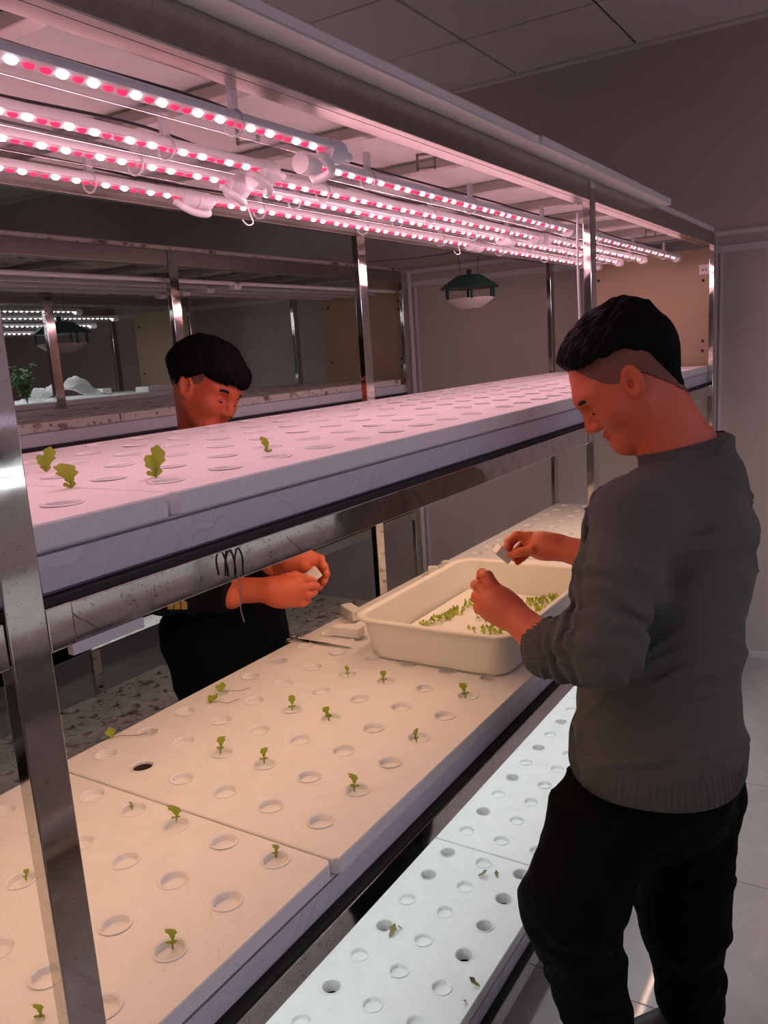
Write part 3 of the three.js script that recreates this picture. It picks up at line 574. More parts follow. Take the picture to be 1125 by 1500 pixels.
// ---------------------------------------------------------------- people: distance fields meshed by surface nets
const sub = (a, b) => [a[0] - b[0], a[1] - b[1], a[2] - b[2]];
const A3 = (v) => [v.x, v.y, v.z];
const smin = (a, b, k) => { const h = Math.max(k - Math.abs(a - b), 0) / k; return Math.min(a, b) - h * h * k * 0.25; };
const smax = (a, b, k) => -smin(-a, -b, k);
function cone(a, b, ra, rb) { // tapered capsule
  a = A3(a); b = A3(b); const ba = sub(b, a), l2 = ba[0] ** 2 + ba[1] ** 2 + ba[2] ** 2;
  return (p) => { const x = p[0] - a[0], y = p[1] - a[1], z = p[2] - a[2]; let h = (x * ba[0] + y * ba[1] + z * ba[2]) / l2; h = h < 0 ? 0 : h > 1 ? 1 : h; return Math.hypot(x - ba[0] * h, y - ba[1] * h, z - ba[2] * h) - (ra + (rb - ra) * h); };
}
function ell(c, r) { return (p) => { const x = (p[0] - c[0]) / r[0], y = (p[1] - c[1]) / r[1], z = (p[2] - c[2]) / r[2]; const k0 = Math.hypot(x, y, z), k1 = Math.hypot(x / r[0], y / r[1], z / r[2]); return k1 < 1e-6 ? -Math.min(...r) : k0 * (k0 - 1) / k1; }; }
function blend(list, k) { return (p) => { let d = 1e9; for (const f of list) d = d > 1e8 ? f(p) : smin(d, f(p), k); return d; }; }
function chain(pts, rs) { const o = []; for (let i = 0; i < pts.length - 1; i++) o.push(cone(pts[i], pts[i + 1], rs[i], rs[i + 1])); return o; }
function net(f, lo, hi, cell) {
  const nx = Math.ceil((hi[0] - lo[0]) / cell) + 1, ny = Math.ceil((hi[1] - lo[1]) / cell) + 1, nz = Math.ceil((hi[2] - lo[2]) / cell) + 1;
  const F = new Float32Array(nx * ny * nz), at = (i, j, k) => (k * ny + j) * nx + i;
  for (let k = 0; k < nz; k++) for (let j = 0; j < ny; j++) for (let i = 0; i < nx; i++) F[at(i, j, k)] = f([lo[0] + i * cell, lo[1] + j * cell, lo[2] + k * cell]);
  const id = new Int32Array(nx * ny * nz).fill(-1), pos = [], idx = [];
  for (let k = 0; k < nz - 1; k++) for (let j = 0; j < ny - 1; j++) for (let i = 0; i < nx - 1; i++) {
    let n = 0, sx = 0, sy = 0, sz = 0, neg = 0; const c = [];
    for (let q = 0; q < 8; q++) { const v = F[at(i + (q & 1), j + ((q >> 1) & 1), k + (q >> 2))]; c.push(v); if (v < 0) neg++; }
    if (!neg || neg === 8) continue;
    for (let a = 0; a < 8; a++) for (const bit of [1, 2, 4]) { if (a & bit) continue; const b = a | bit; if ((c[a] < 0) === (c[b] < 0)) continue; const t = c[a] / (c[a] - c[b]); sx += (a & 1) + (bit === 1 ? t : 0); sy += ((a >> 1) & 1) + (bit === 2 ? t : 0); sz += (a >> 2) + (bit === 4 ? t : 0); n++; }
    id[at(i, j, k)] = pos.length / 3; pos.push(lo[0] + (i + sx / n) * cell, lo[1] + (j + sy / n) * cell, lo[2] + (k + sz / n) * cell);
  }
  const quad = (a, b, c, d, flip) => { if (a < 0 || b < 0 || c < 0 || d < 0) return; flip ? idx.push(a, c, b, b, c, d) : idx.push(a, b, c, b, d, c); };
  for (let k = 1; k < nz - 1; k++) for (let j = 1; j < ny - 1; j++) for (let i = 1; i < nx - 1; i++) {
    const s = F[at(i, j, k)] < 0;
    if (s !== F[at(i + 1, j, k)] < 0) quad(id[at(i, j - 1, k - 1)], id[at(i, j, k - 1)], id[at(i, j - 1, k)], id[at(i, j, k)], !s);
    if (s !== F[at(i, j + 1, k)] < 0) quad(id[at(i - 1, j, k - 1)], id[at(i, j, k - 1)], id[at(i - 1, j, k)], id[at(i, j, k)], s);
    if (s !== F[at(i, j, k + 1)] < 0) quad(id[at(i - 1, j - 1, k)], id[at(i, j - 1, k)], id[at(i - 1, j, k)], id[at(i, j, k)], !s);
  }
  const g = new THREE.BufferGeometry(); g.setAttribute('position', new THREE.Float32BufferAttribute(pos, 3)); g.setIndex(idx);
  const nor = new Float32Array(pos.length), e = cell * 0.5;
  for (let i = 0; i < pos.length; i += 3) { const p = [pos[i], pos[i + 1], pos[i + 2]]; const d = [0, 1, 2].map((a) => { const u = p.slice(), v = p.slice(); u[a] += e; v[a] -= e; return f(u) - f(v); }); const l = Math.hypot(...d) || 1; nor[i] = d[0] / l; nor[i + 1] = d[1] / l; nor[i + 2] = d[2] / l; }
  g.setAttribute('normal', new THREE.BufferAttribute(nor, 3));
  const uv = new Float32Array(pos.length / 3 * 2); for (let i = 0; i < pos.length / 3; i++) { uv[2 * i] = (pos[3 * i] - pos[3 * i + 2]) * 0.75; uv[2 * i + 1] = pos[3 * i + 1]; }
  g.setAttribute('uv', new THREE.BufferAttribute(uv, 2)); return g;
}
// local frame of a head: origin between the ears, f forward, u up, s towards its left
function headFrame(origin, fwdCam, upCam) {
  const q = camera.quaternion, f = V(...fwdCam).normalize(); let u = V(...upCam); u.addScaledVector(f, -u.dot(f)).normalize(); const s = u.clone().cross(f);
  const F = f.applyQuaternion(q), U = u.applyQuaternion(q), Sd = s.applyQuaternion(q), o = A3(origin);
  const w = (a, b, c) => origin.clone().addScaledVector(F, a).addScaledVector(U, b).addScaledVector(Sd, c);
  const toLocal = (p) => { const x = p[0] - o[0], y = p[1] - o[1], z = p[2] - o[2]; return [x * F.x + y * F.y + z * F.z, x * U.x + y * U.y + z * U.z, x * Sd.x + y * Sd.y + z * Sd.z]; };
  const m = new THREE.Matrix4().makeBasis(F, U, Sd).setPosition(origin);
  return { w, toLocal, m };
}
const L3 = (a, b, c) => V(a, b, c);
const cranium = ell([-0.018, 0.044, 0], [0.106, 0.090, 0.077]);
const headSdf = (() => {
  const soft = [cranium, ell([0.030, -0.014, 0], [0.064, 0.085, 0.060])];
  for (const s of [-1, 1]) { soft.push(cone(L3(0.0, -0.040, s * 0.050), L3(0.066, -0.088, s * 0.014), 0.018, 0.020), cone(L3(0.080, 0.030, s * 0.010), L3(0.066, 0.030, s * 0.045), 0.013, 0.012), ell([0.056, -0.020, s * 0.040], [0.026, 0.024, 0.022])); }
  soft.push(cone(L3(0.078, -0.088, -0.012), L3(0.078, -0.088, 0.012), 0.018, 0.018));
  const base = blend(soft, 0.03);
  const nose = blend([cone(L3(0.087, 0.020, 0), L3(0.108, -0.022, 0), 0.008, 0.0115), ell([0.098, -0.029, 0.011], [0.012, 0.008, 0.008]), ell([0.098, -0.029, -0.011], [0.012, 0.008, 0.008])], 0.01);
  const lips = blend([ell([0.089, -0.051, 0], [0.012, 0.005, 0.017]), ell([0.087, -0.062, 0], [0.012, 0.0055, 0.015])], 0.002);
  const ears = [];
  const lidline = [];
  for (const s of [-1, 1]) {
    ears.push((p) => { const q = [p[0] + 0.004, p[1] - 0.002, p[2] - s * 0.078]; const c = 0.95, sn = 0.30; const a = [q[0] * c + q[1] * sn, -q[0] * sn + q[1] * c, q[2] + s * q[0] * 0.35]; return smax(ell([0, 0, 0], [0.019, 0.034, 0.0095])(a), -Math.min(ell([0.003, 0.003, s * 0.010], [0.0115, 0.023, 0.010])(a), ell([0.006, -0.003, s * 0.004], [0.006, 0.008, 0.012])(a)), 0.003); });
    lidline.push(ell([0.074, 0.006, s * 0.031], [0.013, 0.012, 0.015]));
  }
  return (p) => {
    let d = base(p);
    for (const s of [-1, 1]) d = smax(d, -ell([0.094, 0.010, s * 0.032], [0.014, 0.011, 0.016])(p), 0.010);
    for (const l of lidline) d = smin(d, l(p), 0.004);
    d = smin(d, nose(p), 0.010); d = smin(d, lips(p), 0.005);
    for (const e of ears) d = smin(d, e(p), 0.006);
    return d;
  };
})();
function placed(geo, frame) {
  geo.applyMatrix4(frame.m);
  if (frame.m.determinant() < 0) { const a = geo.index.array; for (let i = 0; i < a.length; i += 3) { const k = a[i + 1]; a[i + 1] = a[i + 2]; a[i + 2] = k; } }
  return geo;
}
function headPieces(frame, person, hairFn, fadeFn) {
  mesh('hair', placed(net(hairFn, [-0.175, -0.115, -0.11], [0.13, 0.19, 0.11], 0.0036), frame), M.hair, person);
  if (fadeFn) mesh('hair_fade', placed(net(fadeFn, [-0.17, -0.115, -0.10], [0.10, 0.15, 0.10], 0.0036), frame), M.fade, person);
  for (const s of [-1, 1]) {
    mesh('eyebrow', placed(tube([V(0.0945, 0.026, s * 0.012), V(0.0930, 0.031, s * 0.027), V(0.0815, 0.029, s * 0.047)], 0.0048, 12, 6), frame), M.brow, person);
    mesh('eyelash', placed(tube([V(0.0870, 0.000, s * 0.019), V(0.0885, -0.0025, s * 0.031), V(0.0800, 0.001, s * 0.044)], 0.0020, 12, 5), frame), M.brow, person);
  }
}

// ---- the man in grey
{
  const me = thing('person', 'man in a dark grey sweater and black trousers bending over the tray', 'person');
  const frame = headFrame(P(918, 563, 1.645), [-0.745, -0.635, -0.20], [-0.65, 0.76, 0.0]);
  // torso as stacked ellipses between levels
  const lat = V(0.34, 0.03, -0.94).normalize().applyQuaternion(camera.quaternion).setY(0).normalize(), fwd = V(lat.z, 0, -lat.x);
  if (fwd.x > 0) fwd.negate();
  const lv = [[957, 1190, 1.58, 0.180, 0.150], [960, 1108, 1.58, 0.183, 0.153], [963, 1050, 1.59, 0.186, 0.156], [968, 960, 1.60, 0.176, 0.142], [983, 860, 1.615, 0.178, 0.143], [997, 775, 1.63, 0.186, 0.140], [1003, 722, 1.64, 0.172, 0.122], [1010, 685, 1.645, 0.125, 0.095], [1016, 655, 1.65, 0.080, 0.072], [1018, 635, 1.65, 0.066, 0.062]]
    .map(([x, y, t, a, b]) => ({ c: P(x, y, t), a, b })).reverse();
  const HEM = P(960, 1108, 1.58).y, COLLAR = P(1016, 648, 1.65).y;
  const torso = (grow) => (p) => {
    let i = 0; while (i < lv.length - 2 && p[1] < lv[i + 1].c.y) i++;
    const A = lv[i], B = lv[i + 1]; let h = (A.c.y - p[1]) / (A.c.y - B.c.y); h = h < 0 ? 0 : h > 1 ? 1 : h; const s = h * h * (3 - 2 * h) * 0.5 + h * 0.5;
    const x = p[0] - (A.c.x + (B.c.x - A.c.x) * s), z = p[2] - (A.c.z + (B.c.z - A.c.z) * s), a = A.a + (B.a - A.a) * s + grow, b = A.b + (B.b - A.b) * s + grow;
    const u = (x * lat.x + z * lat.z) / a, v = (x * fwd.x + z * fwd.z) / b; const k = Math.pow(Math.pow(Math.abs(u), 2.3) + Math.pow(Math.abs(v), 2.3), 1 / 2.3);
    return Math.max((k - 1) * Math.min(a, b) * 0.95, p[1] - lv[0].c.y);
  };
  const LS = P(928, 762, 1.485), LE = P(884, 948, 1.40), LC = P(806, 950, 1.475), LW = P(746, 896, 1.55);
  const RS = P(1000, 738, 1.80), RE = P(930, 850, 1.74), RC = P(880, 818, 1.78), RW = P(815, 801, 1.84);
  const axis = (a, b) => { const d = b.clone().sub(a), l = d.length(); d.normalize(); const o = A3(a); return (p) => ((p[0] - o[0]) * d.x + (p[1] - o[1]) * d.y + (p[2] - o[2]) * d.z) / l; };
  const upT = axis(LS, LE), foT = axis(LE, LC);
  const sleeveL = blend([cone(P(960, 745, 1.56), LS, 0.085, 0.074), cone(LS, P(903, 850, 1.44), 0.074, 0.066), cone(P(903, 850, 1.44), LE, 0.066, 0.063), cone(LE, LC, 0.062, 0.050)], 0.035);
  const sleeveR = blend([cone(P(1010, 735, 1.72), RS, 0.08, 0.07), cone(RS, RE, 0.07, 0.056), cone(RE, RC, 0.055, 0.045)], 0.035);
  const t0 = torso(0);
  const sweaterSdf = (p) => {
    let arm = sleeveL(p);
    if (arm < 0.05) {
      const s = upT(p), r = foT(p), w = 0.5 + 0.5 * noise3(p[0] * 14, p[1] * 14, p[2] * 14);
      if (s > 0.35) arm += 0.0075 * Math.sin(s * 34 + 2.2 * noise3(p[0] * 11, p[1] * 11, p[2] * 11)) * w * Math.min(1, (s - 0.35) * 4);
      if (r > 0.02 && r < 1) arm += 0.0085 * Math.sin(r * 24 + 3 * noise3(p[0] * 9 + 4, p[1] * 9, p[2] * 9)) * (0.4 + 0.6 * w) * Math.min(1, (r - 0.02) * 5);
    }
    let d = t0(p);
    if (d < 0.06) { const q = p[0] * 0.7 + p[2] * 0.7; const r1 = 1 - Math.abs(noise3(q * 2.2 + p[1] * 1.6, p[1] * 3.4 - q * 4.2, 3.3)), r2 = 1 - Math.abs(noise3(q * 5 + p[1] * 3, p[1] * 6 - q * 7, 8.1)); d += 0.006 * noise3(q * 4 + p[1] * 5, p[1] * 7 - q * 6, 3.3) - 0.011 * r1 ** 5 - 0.006 * r2 ** 5 + 0.003; }
    d = smin(smin(d, arm, 0.045), sleeveR(p), 0.04);
    // open ends: hem, collar, cuffs
    d = smax(d, HEM - p[1], 0.004);
    const nx = (p[0] - lv[1].c.x) * fwd.x + (p[2] - lv[1].c.z) * fwd.z;
    d = smax(d, p[1] - COLLAR + 0.20 * nx - 0.004, 0.006);
    return d;
  };
  const all = [LS, LE, LC, RS, RE, RC, ...lv.map((l) => l.c)];
  const bb = (pts, m) => [[0, 1, 2].map((i) => Math.min(...pts.map((p) => A3(p)[i])) - m), [0, 1, 2].map((i) => Math.max(...pts.map((p) => A3(p)[i])) + m)];
  let [lo, hi] = bb(all, 0.22); lo[1] = HEM - 0.03; hi[1] = COLLAR + 0.05;
  const sw = mesh('sweater', net(sweaterSdf, lo, hi, 0.0075), M.sweater, me); sw.userData.label = 'dark grey knitted sweater with pushed-up sleeves';
  // ribbed hem and cuffs: bands wrapped on the garment
  function band(sdf, a, b, nA, nH, ribs, amp, out, closed = true) {
    const ax = b.clone().sub(a), L = ax.length(); ax.normalize(); const e1 = V(0.3, 0.9, 0.2).cross(ax).length() < 0.2 ? V(1, 0, 0) : V(0.3, 0.9, 0.2); const u = e1.clone().cross(ax).normalize(), v = ax.clone().cross(u);
    const pos = [], idx = [];
    for (let j = 0; j <= nH; j++) for (let i = 0; i < nA; i++) {
      const th = i / nA * Math.PI * 2, dir = u.clone().multiplyScalar(Math.cos(th)).addScaledVector(v, Math.sin(th)), o = a.clone().addScaledVector(ax, L * j / nH);
      let r = 0.28; for (let k = 0; k < 60; k++) { const q = o.clone().addScaledVector(dir, r), d = sdf(A3(q)); if (Math.abs(d) < 0.0005) break; r -= Math.max(-0.02, Math.min(0.02, d * 0.8)); if (r < 0.01) { r = 0.02; break; } }
      const end = j === 0 || j === nH; r += out + (end ? -0.004 : amp * Math.sin(th * ribs));
      const q = o.addScaledVector(dir, r); pos.push(q.x, q.y, q.z);
    }
    for (let j = 0; j < nH; j++) for (let i = 0; i < nA; i++) { const p0 = j * nA + i, p1 = j * nA + (i + 1) % nA; idx.push(p0, p1, p0 + nA, p1, p1 + nA, p0 + nA); }
    const g = new THREE.BufferGeometry(); g.setAttribute('position', new THREE.Float32BufferAttribute(pos, 3)); g.setIndex(idx); g.computeVertexNormals(); return uvBox(g);
  }
  const hc = lv.find((l) => Math.abs(l.c.y - HEM) < 1e-6).c;
  mesh('ribbed_hem', band(torso(-0.004), hc.clone().setY(HEM - 0.006), hc.clone().setY(HEM + 0.055), 720, 5, 100, 0.0014, 0.011), M.sweater, sw);
  const dl = LC.clone().sub(LE).normalize(), dw = LW.clone().sub(LC).normalize();
  const cuffF = cone(LE, LC.clone().addScaledVector(dl, 0.03), 0.058, 0.046);
  mesh('ribbed_cuff', band(cuffF, LC.clone().addScaledVector(dl, -0.022), LC.clone().addScaledVector(dl, 0.032), 288, 5, 44, 0.0010, 0.004), M.sweater, sw);
  // collar
  // trousers
  const LH = P(905, 1150, 1.53), LK = P(836, 1322, 1.46), RH = P(1003, 1150, 1.65), RK = P(1000, 1330, 1.66);
  const LA = V(0.235, 0.07, -1.375), RA = V(0.345, 0.07, -1.60);
  const hipC = hc.clone().setY(HEM - 0.02);
  const legs = [cone(LH, LK, 0.112, 0.080), cone(LK, LA, 0.078, 0.064), cone(RH, RK, 0.112, 0.084), cone(RK, RA, 0.082, 0.066)];
  const seat = (p) => { const x = p[0] - hipC.x, z = p[2] - hipC.z, y = p[1] - hipC.y; const u = (x * lat.x + z * lat.z), v = (x * fwd.x + z * fwd.z); return ell([0, 0, 0], [0.172, 0.17, 0.145])([u, y, v]); };
  const pantsF = blend([seat, ...legs], 0.05);
  const pantsSdf = (p) => { let d = pantsF(p); if (Math.abs(d) < 0.05) d += 0.006 * noise3(p[0] * 8, p[1] * 11, p[2] * 8) + 0.003 * noise3(p[0] * 18 + 3, p[1] * 22, p[2] * 18); if (p[1] > HEM - 0.03) d = smax(d, torso(-0.012 - 0.2 * Math.max(0, p[1] - HEM))(p), 0.004); return smax(smax(d, p[1] - HEM - 0.05, 0.01), 0.045 - p[1], 0.006); };
  [lo, hi] = bb([LH, LK, LA, RH, RK, RA, hipC], 0.20); lo[1] = 0.02; hi[1] = HEM + 0.08;
  mesh('trousers', net(pantsSdf, lo, hi, 0.009), M.pants, me);
  for (const a of [LA, RA]) { const toe = a.clone().addScaledVector(fwd.clone().add(V(0, 0, 0.75)).normalize(), 0.15).setY(0.035); const sh = blend([cone(a.clone().setY(0.05), toe, 0.045, 0.036)], 0.02); const s = (p) => smax(sh(p), 0.002 - p[1], 0.006); const [l2, h2] = bb([a, toe], 0.08); l2[1] = -0.012; mesh('shoe', net(s, l2, h2, 0.006), M.shoe, me); }
  // hands
  const H = (l) => l.map(([x, y, t]) => P(x, y, t));
  const handR = [
    ...chain(H([[815, 801, 1.84], [795, 798, 1.862], [776, 790, 1.88]]), [0.027, 0.027, 0.019]), ...chain(H([[800, 803, 1.85], [784, 804, 1.885]]), [0.025, 0.019]),
  ];
  const fingR = [
    [H([[774, 786, 1.868], [757, 784, 1.872], [745, 793, 1.872], [741, 807, 1.868]]), [0.0115, 0.0100, 0.0092, 0.0078]],
    [H([[777, 786, 1.888], [760, 785, 1.897], [748, 795, 1.896], [745, 809, 1.887]]), [0.0115, 0.0102, 0.0092, 0.0078]],
    [H([[782, 792, 1.902], [767, 796, 1.914], [757, 807, 1.910], [753, 818, 1.900]]), [0.0110, 0.0096, 0.0088, 0.0075]],
    [H([[788, 801, 1.905], [775, 809, 1.912], [765, 817, 1.908], [758, 824, 1.900]]), [0.0100, 0.0086, 0.0080, 0.0068]],
    [H([[797, 806, 1.846], [780, 805, 1.842], [762, 809, 1.850], [749, 813, 1.860]]), [0.0140, 0.0118, 0.0102, 0.0082]],
  ];
  const handL = [...chain(H([[746, 896, 1.55], [730, 884, 1.565], [715, 868, 1.575]]), [0.029, 0.031, 0.022]), ...chain(H([[740, 897, 1.555], [718, 890, 1.57]]), [0.028, 0.022])];
  const fingL = [
    [H([[722, 858, 1.572], [714, 844, 1.578], [706, 840, 1.598], [703, 847, 1.615]]), [0.0125, 0.0110, 0.0098, 0.0082]],
    [H([[710, 866, 1.570], [701, 858, 1.578], [697, 857, 1.598], [700, 864, 1.613]]), [0.0125, 0.0112, 0.0100, 0.0084]],
    [H([[706, 878, 1.568], [699, 873, 1.578], [697, 876, 1.598], [702, 881, 1.611]]), [0.0122, 0.0108, 0.0096, 0.0080]],
    [H([[708, 892, 1.566], [701, 889, 1.576], [701, 893, 1.594], [706, 897, 1.606]]), [0.0112, 0.0098, 0.0088, 0.0074]],
    [H([[738, 880, 1.590], [729, 866, 1.605], [717, 854, 1.618], [706, 849, 1.625]]), [0.0145, 0.0125, 0.0108, 0.0086]],
  ];
  const handSdf = (palm, fing) => { const pf = blend(palm, 0.018), ff = fing.map(([a, b]) => blend(chain(a, b), 0.004)); return (p) => { let d = pf(p); let m = 1e9; for (const f of ff) m = Math.min(m, f(p)) === m ? m : smin(m, f(p), 0.0012); return smin(d, m, 0.007); }; };
  const hR = handSdf(handR, fingR), hL = handSdf(handL, fingL);
  const foreL = blend([cone(LE, P(800, 944, 1.475), 0.042, 0.036), cone(P(800, 944, 1.475), LW, 0.036, 0.0275)], 0.02), foreR = blend([cone(RE, RC, 0.040, 0.036), cone(RC, RW, 0.036, 0.0265)], 0.02);
  const neckA = frame.w(-0.030, -0.015, 0), neckB = P(1008, 668, 1.655);
  const neck = blend([cone(neckA, neckB, 0.056, 0.064), cone(frame.w(-0.005, -0.045, 0), P(985, 680, 1.63), 0.044, 0.055)], 0.03);
  const LH2 = LH.clone().lerp(hipC, 0.4).setY(HEM - 0.10), RH2 = RH.clone().lerp(hipC, 0.4).setY(HEM - 0.10);
  { const cc = lv[1].c.clone().setY(COLLAR - 0.006), up = V(0, 1, 0).addScaledVector(fwd, 0.20).normalize(), around = (p) => smin(t0(p), neck(p), 0.02); mesh('collar', band(around, cc.clone().addScaledVector(up, -0.016), cc.clone().addScaledVector(up, 0.012), 144, 5, 0, 0, 0.004), M.sweater, sw); }
  const core = (p) => { let d = smax(torso(-0.035)(p), HEM + 0.05 - p[1], 0.05); d = smin(d, neck(p), 0.03); d = smin(d, cone(LS, LE, 0.048, 0.042)(p), 0.02); d = smin(d, cone(RS, RE, 0.045, 0.038)(p), 0.02); d = smin(d, foreL(p), 0.02); d = smin(d, foreR(p), 0.02); for (const [a, b, ra, rb] of [[LH2, LK, 0.055, 0.045], [LK, LA, 0.045, 0.034], [RH2, RK, 0.055, 0.045], [RK, RA, 0.045, 0.034], [LH2, hipC.clone().setY(HEM + 0.1), 0.055, 0.07], [RH2, hipC.clone().setY(HEM + 0.1), 0.055, 0.07]]) d = smin(d, cone(a, b, ra, rb)(p), 0.02); return d; };
  [lo, hi] = bb([LS, LE, RS, RE, LW, RW, LH, LK, LA, RH, RK, RA, neckA, ...lv.map((l) => l.c)], 0.09);
  const bodyG = net(core, lo, hi, 0.011);
  const headNeck = (p) => smin(headSdf(frame.toLocal(p)), neck(p), 0.022);
  const hb = []; for (const a of [-0.16, 0.13]) for (const b of [-0.125, 0.145]) for (const c of [-0.105, 0.105]) hb.push(frame.w(a, b, c));
  const [hlo, hhi] = bb([...hb, neckB], 0.01);
  const headG = net(headNeck, hlo, hhi, 0.0036);
  const withFore = (h, f) => (p) => smin(h(p), f(p), 0.014);
  const hbL = bb([...fingL.flatMap((q) => q[0]), LW, P(800, 944, 1.475)], 0.045), hbR = bb([...fingR.flatMap((q) => q[0]), RW, RC], 0.045);
  const gL = net(withFore(hL, foreL), hbL[0], hbL[1], 0.0029), gR = net(withFore(hR, foreR), hbR[0], hbR[1], 0.0029);
  mesh('body', merge([bodyG, headG, gL, gR]), M.skin, me);
  // hair: thick top with a quiff, faded sides; lower limits read along the head's side
  const pw = (pts, x) => { for (let i = 0; i < pts.length - 1; i++) if (x >= pts[i + 1][0]) { const t = (x - pts[i + 1][0]) / (pts[i][0] - pts[i + 1][0]); return pts[i + 1][1] + (pts[i][1] - pts[i + 1][1]) * Math.min(1, t); } return pts[pts.length - 1][1]; };
  const neckL = (q) => { const w = frame.w(q[0], q[1], q[2]); return neck(A3(w)); };
  const scalp = (q) => smin(cranium(q), neckL(q), 0.03);
  const spikes = (q, n) => 0.004 * noise3(q[0] * 22 + q[1] * 20, q[1] * 18, q[2] * 70 + n) + 0.0022 * noise3(q[0] * 60, q[1] * 60, q[2] * 150 + n);
  const lowT = [[0.09, 0.095], [0.05, 0.084], [0.02, 0.078], [-0.03, 0.062], [-0.06, 0.020], [-0.075, -0.075], [-0.2, -0.085]];
  const lowF = [[0.065, 0.095], [0.034, 0.010], [0.020, 0.012], [-0.004, 0.020], [-0.022, 0.012], [-0.048, -0.032], [-0.078, -0.090], [-0.2, -0.092]];
  const hair = (q) => {
    const up = Math.max(0, Math.min(1, (q[1] - 0.03 + 0.3 * (q[0] + 0.02)) / 0.07)), back = Math.max(0, Math.min(1, (-q[0] - 0.05) / 0.05)) * Math.max(0, Math.min(1, (q[1] + 0.09) / 0.08));
    let d = scalp(q) - 0.003 - 0.021 * up - 0.012 * back * (1 - up) - spikes(q, 1) * Math.max(up, 0.25);
    d = smin(d, cone(L3(0.043, 0.108, -0.036), L3(0.043, 0.108, 0.036), 0.024, 0.024)(q) - spikes(q, 4), 0.025);
    d = smin(d, ell([-0.060, 0.098, 0], [0.062, 0.044, 0.056])(q) - 1.6 * spikes(q, 7), 0.025);
    const front = q[0] - 0.070 - 0.35 * (q[1] - 0.10);
    return smax(smax(d, front, 0.006), pw(lowT, q[0]) + 0.004 * noise3(q[0] * 40, q[2] * 40, 5) - q[1], 0.010);
  };
  const fade = (q) => smax(scalp(q) - 0.0026, pw(lowF, q[0]) + 0.003 * noise3(q[0] * 60, q[1] * 60, 1) - q[1], 0.003);
  headPieces(frame, me, hair, fade);
  // sponge in the fingers
  const sp = tag(mesh('sponge_plug', box(-0.0225, 0.0225, -0.012, 0.012, -0.012, 0.012, 0.003), M.sponge), 'white sponge plug held in the raised right hand of the man in grey', 'sponge'); sp.position.copy(P(737, 811, 1.872)); sp.quaternion.copy(camera.quaternion).multiply(new THREE.Quaternion().setFromEuler(new THREE.Euler(0.3, 0.3, -0.72)));
}

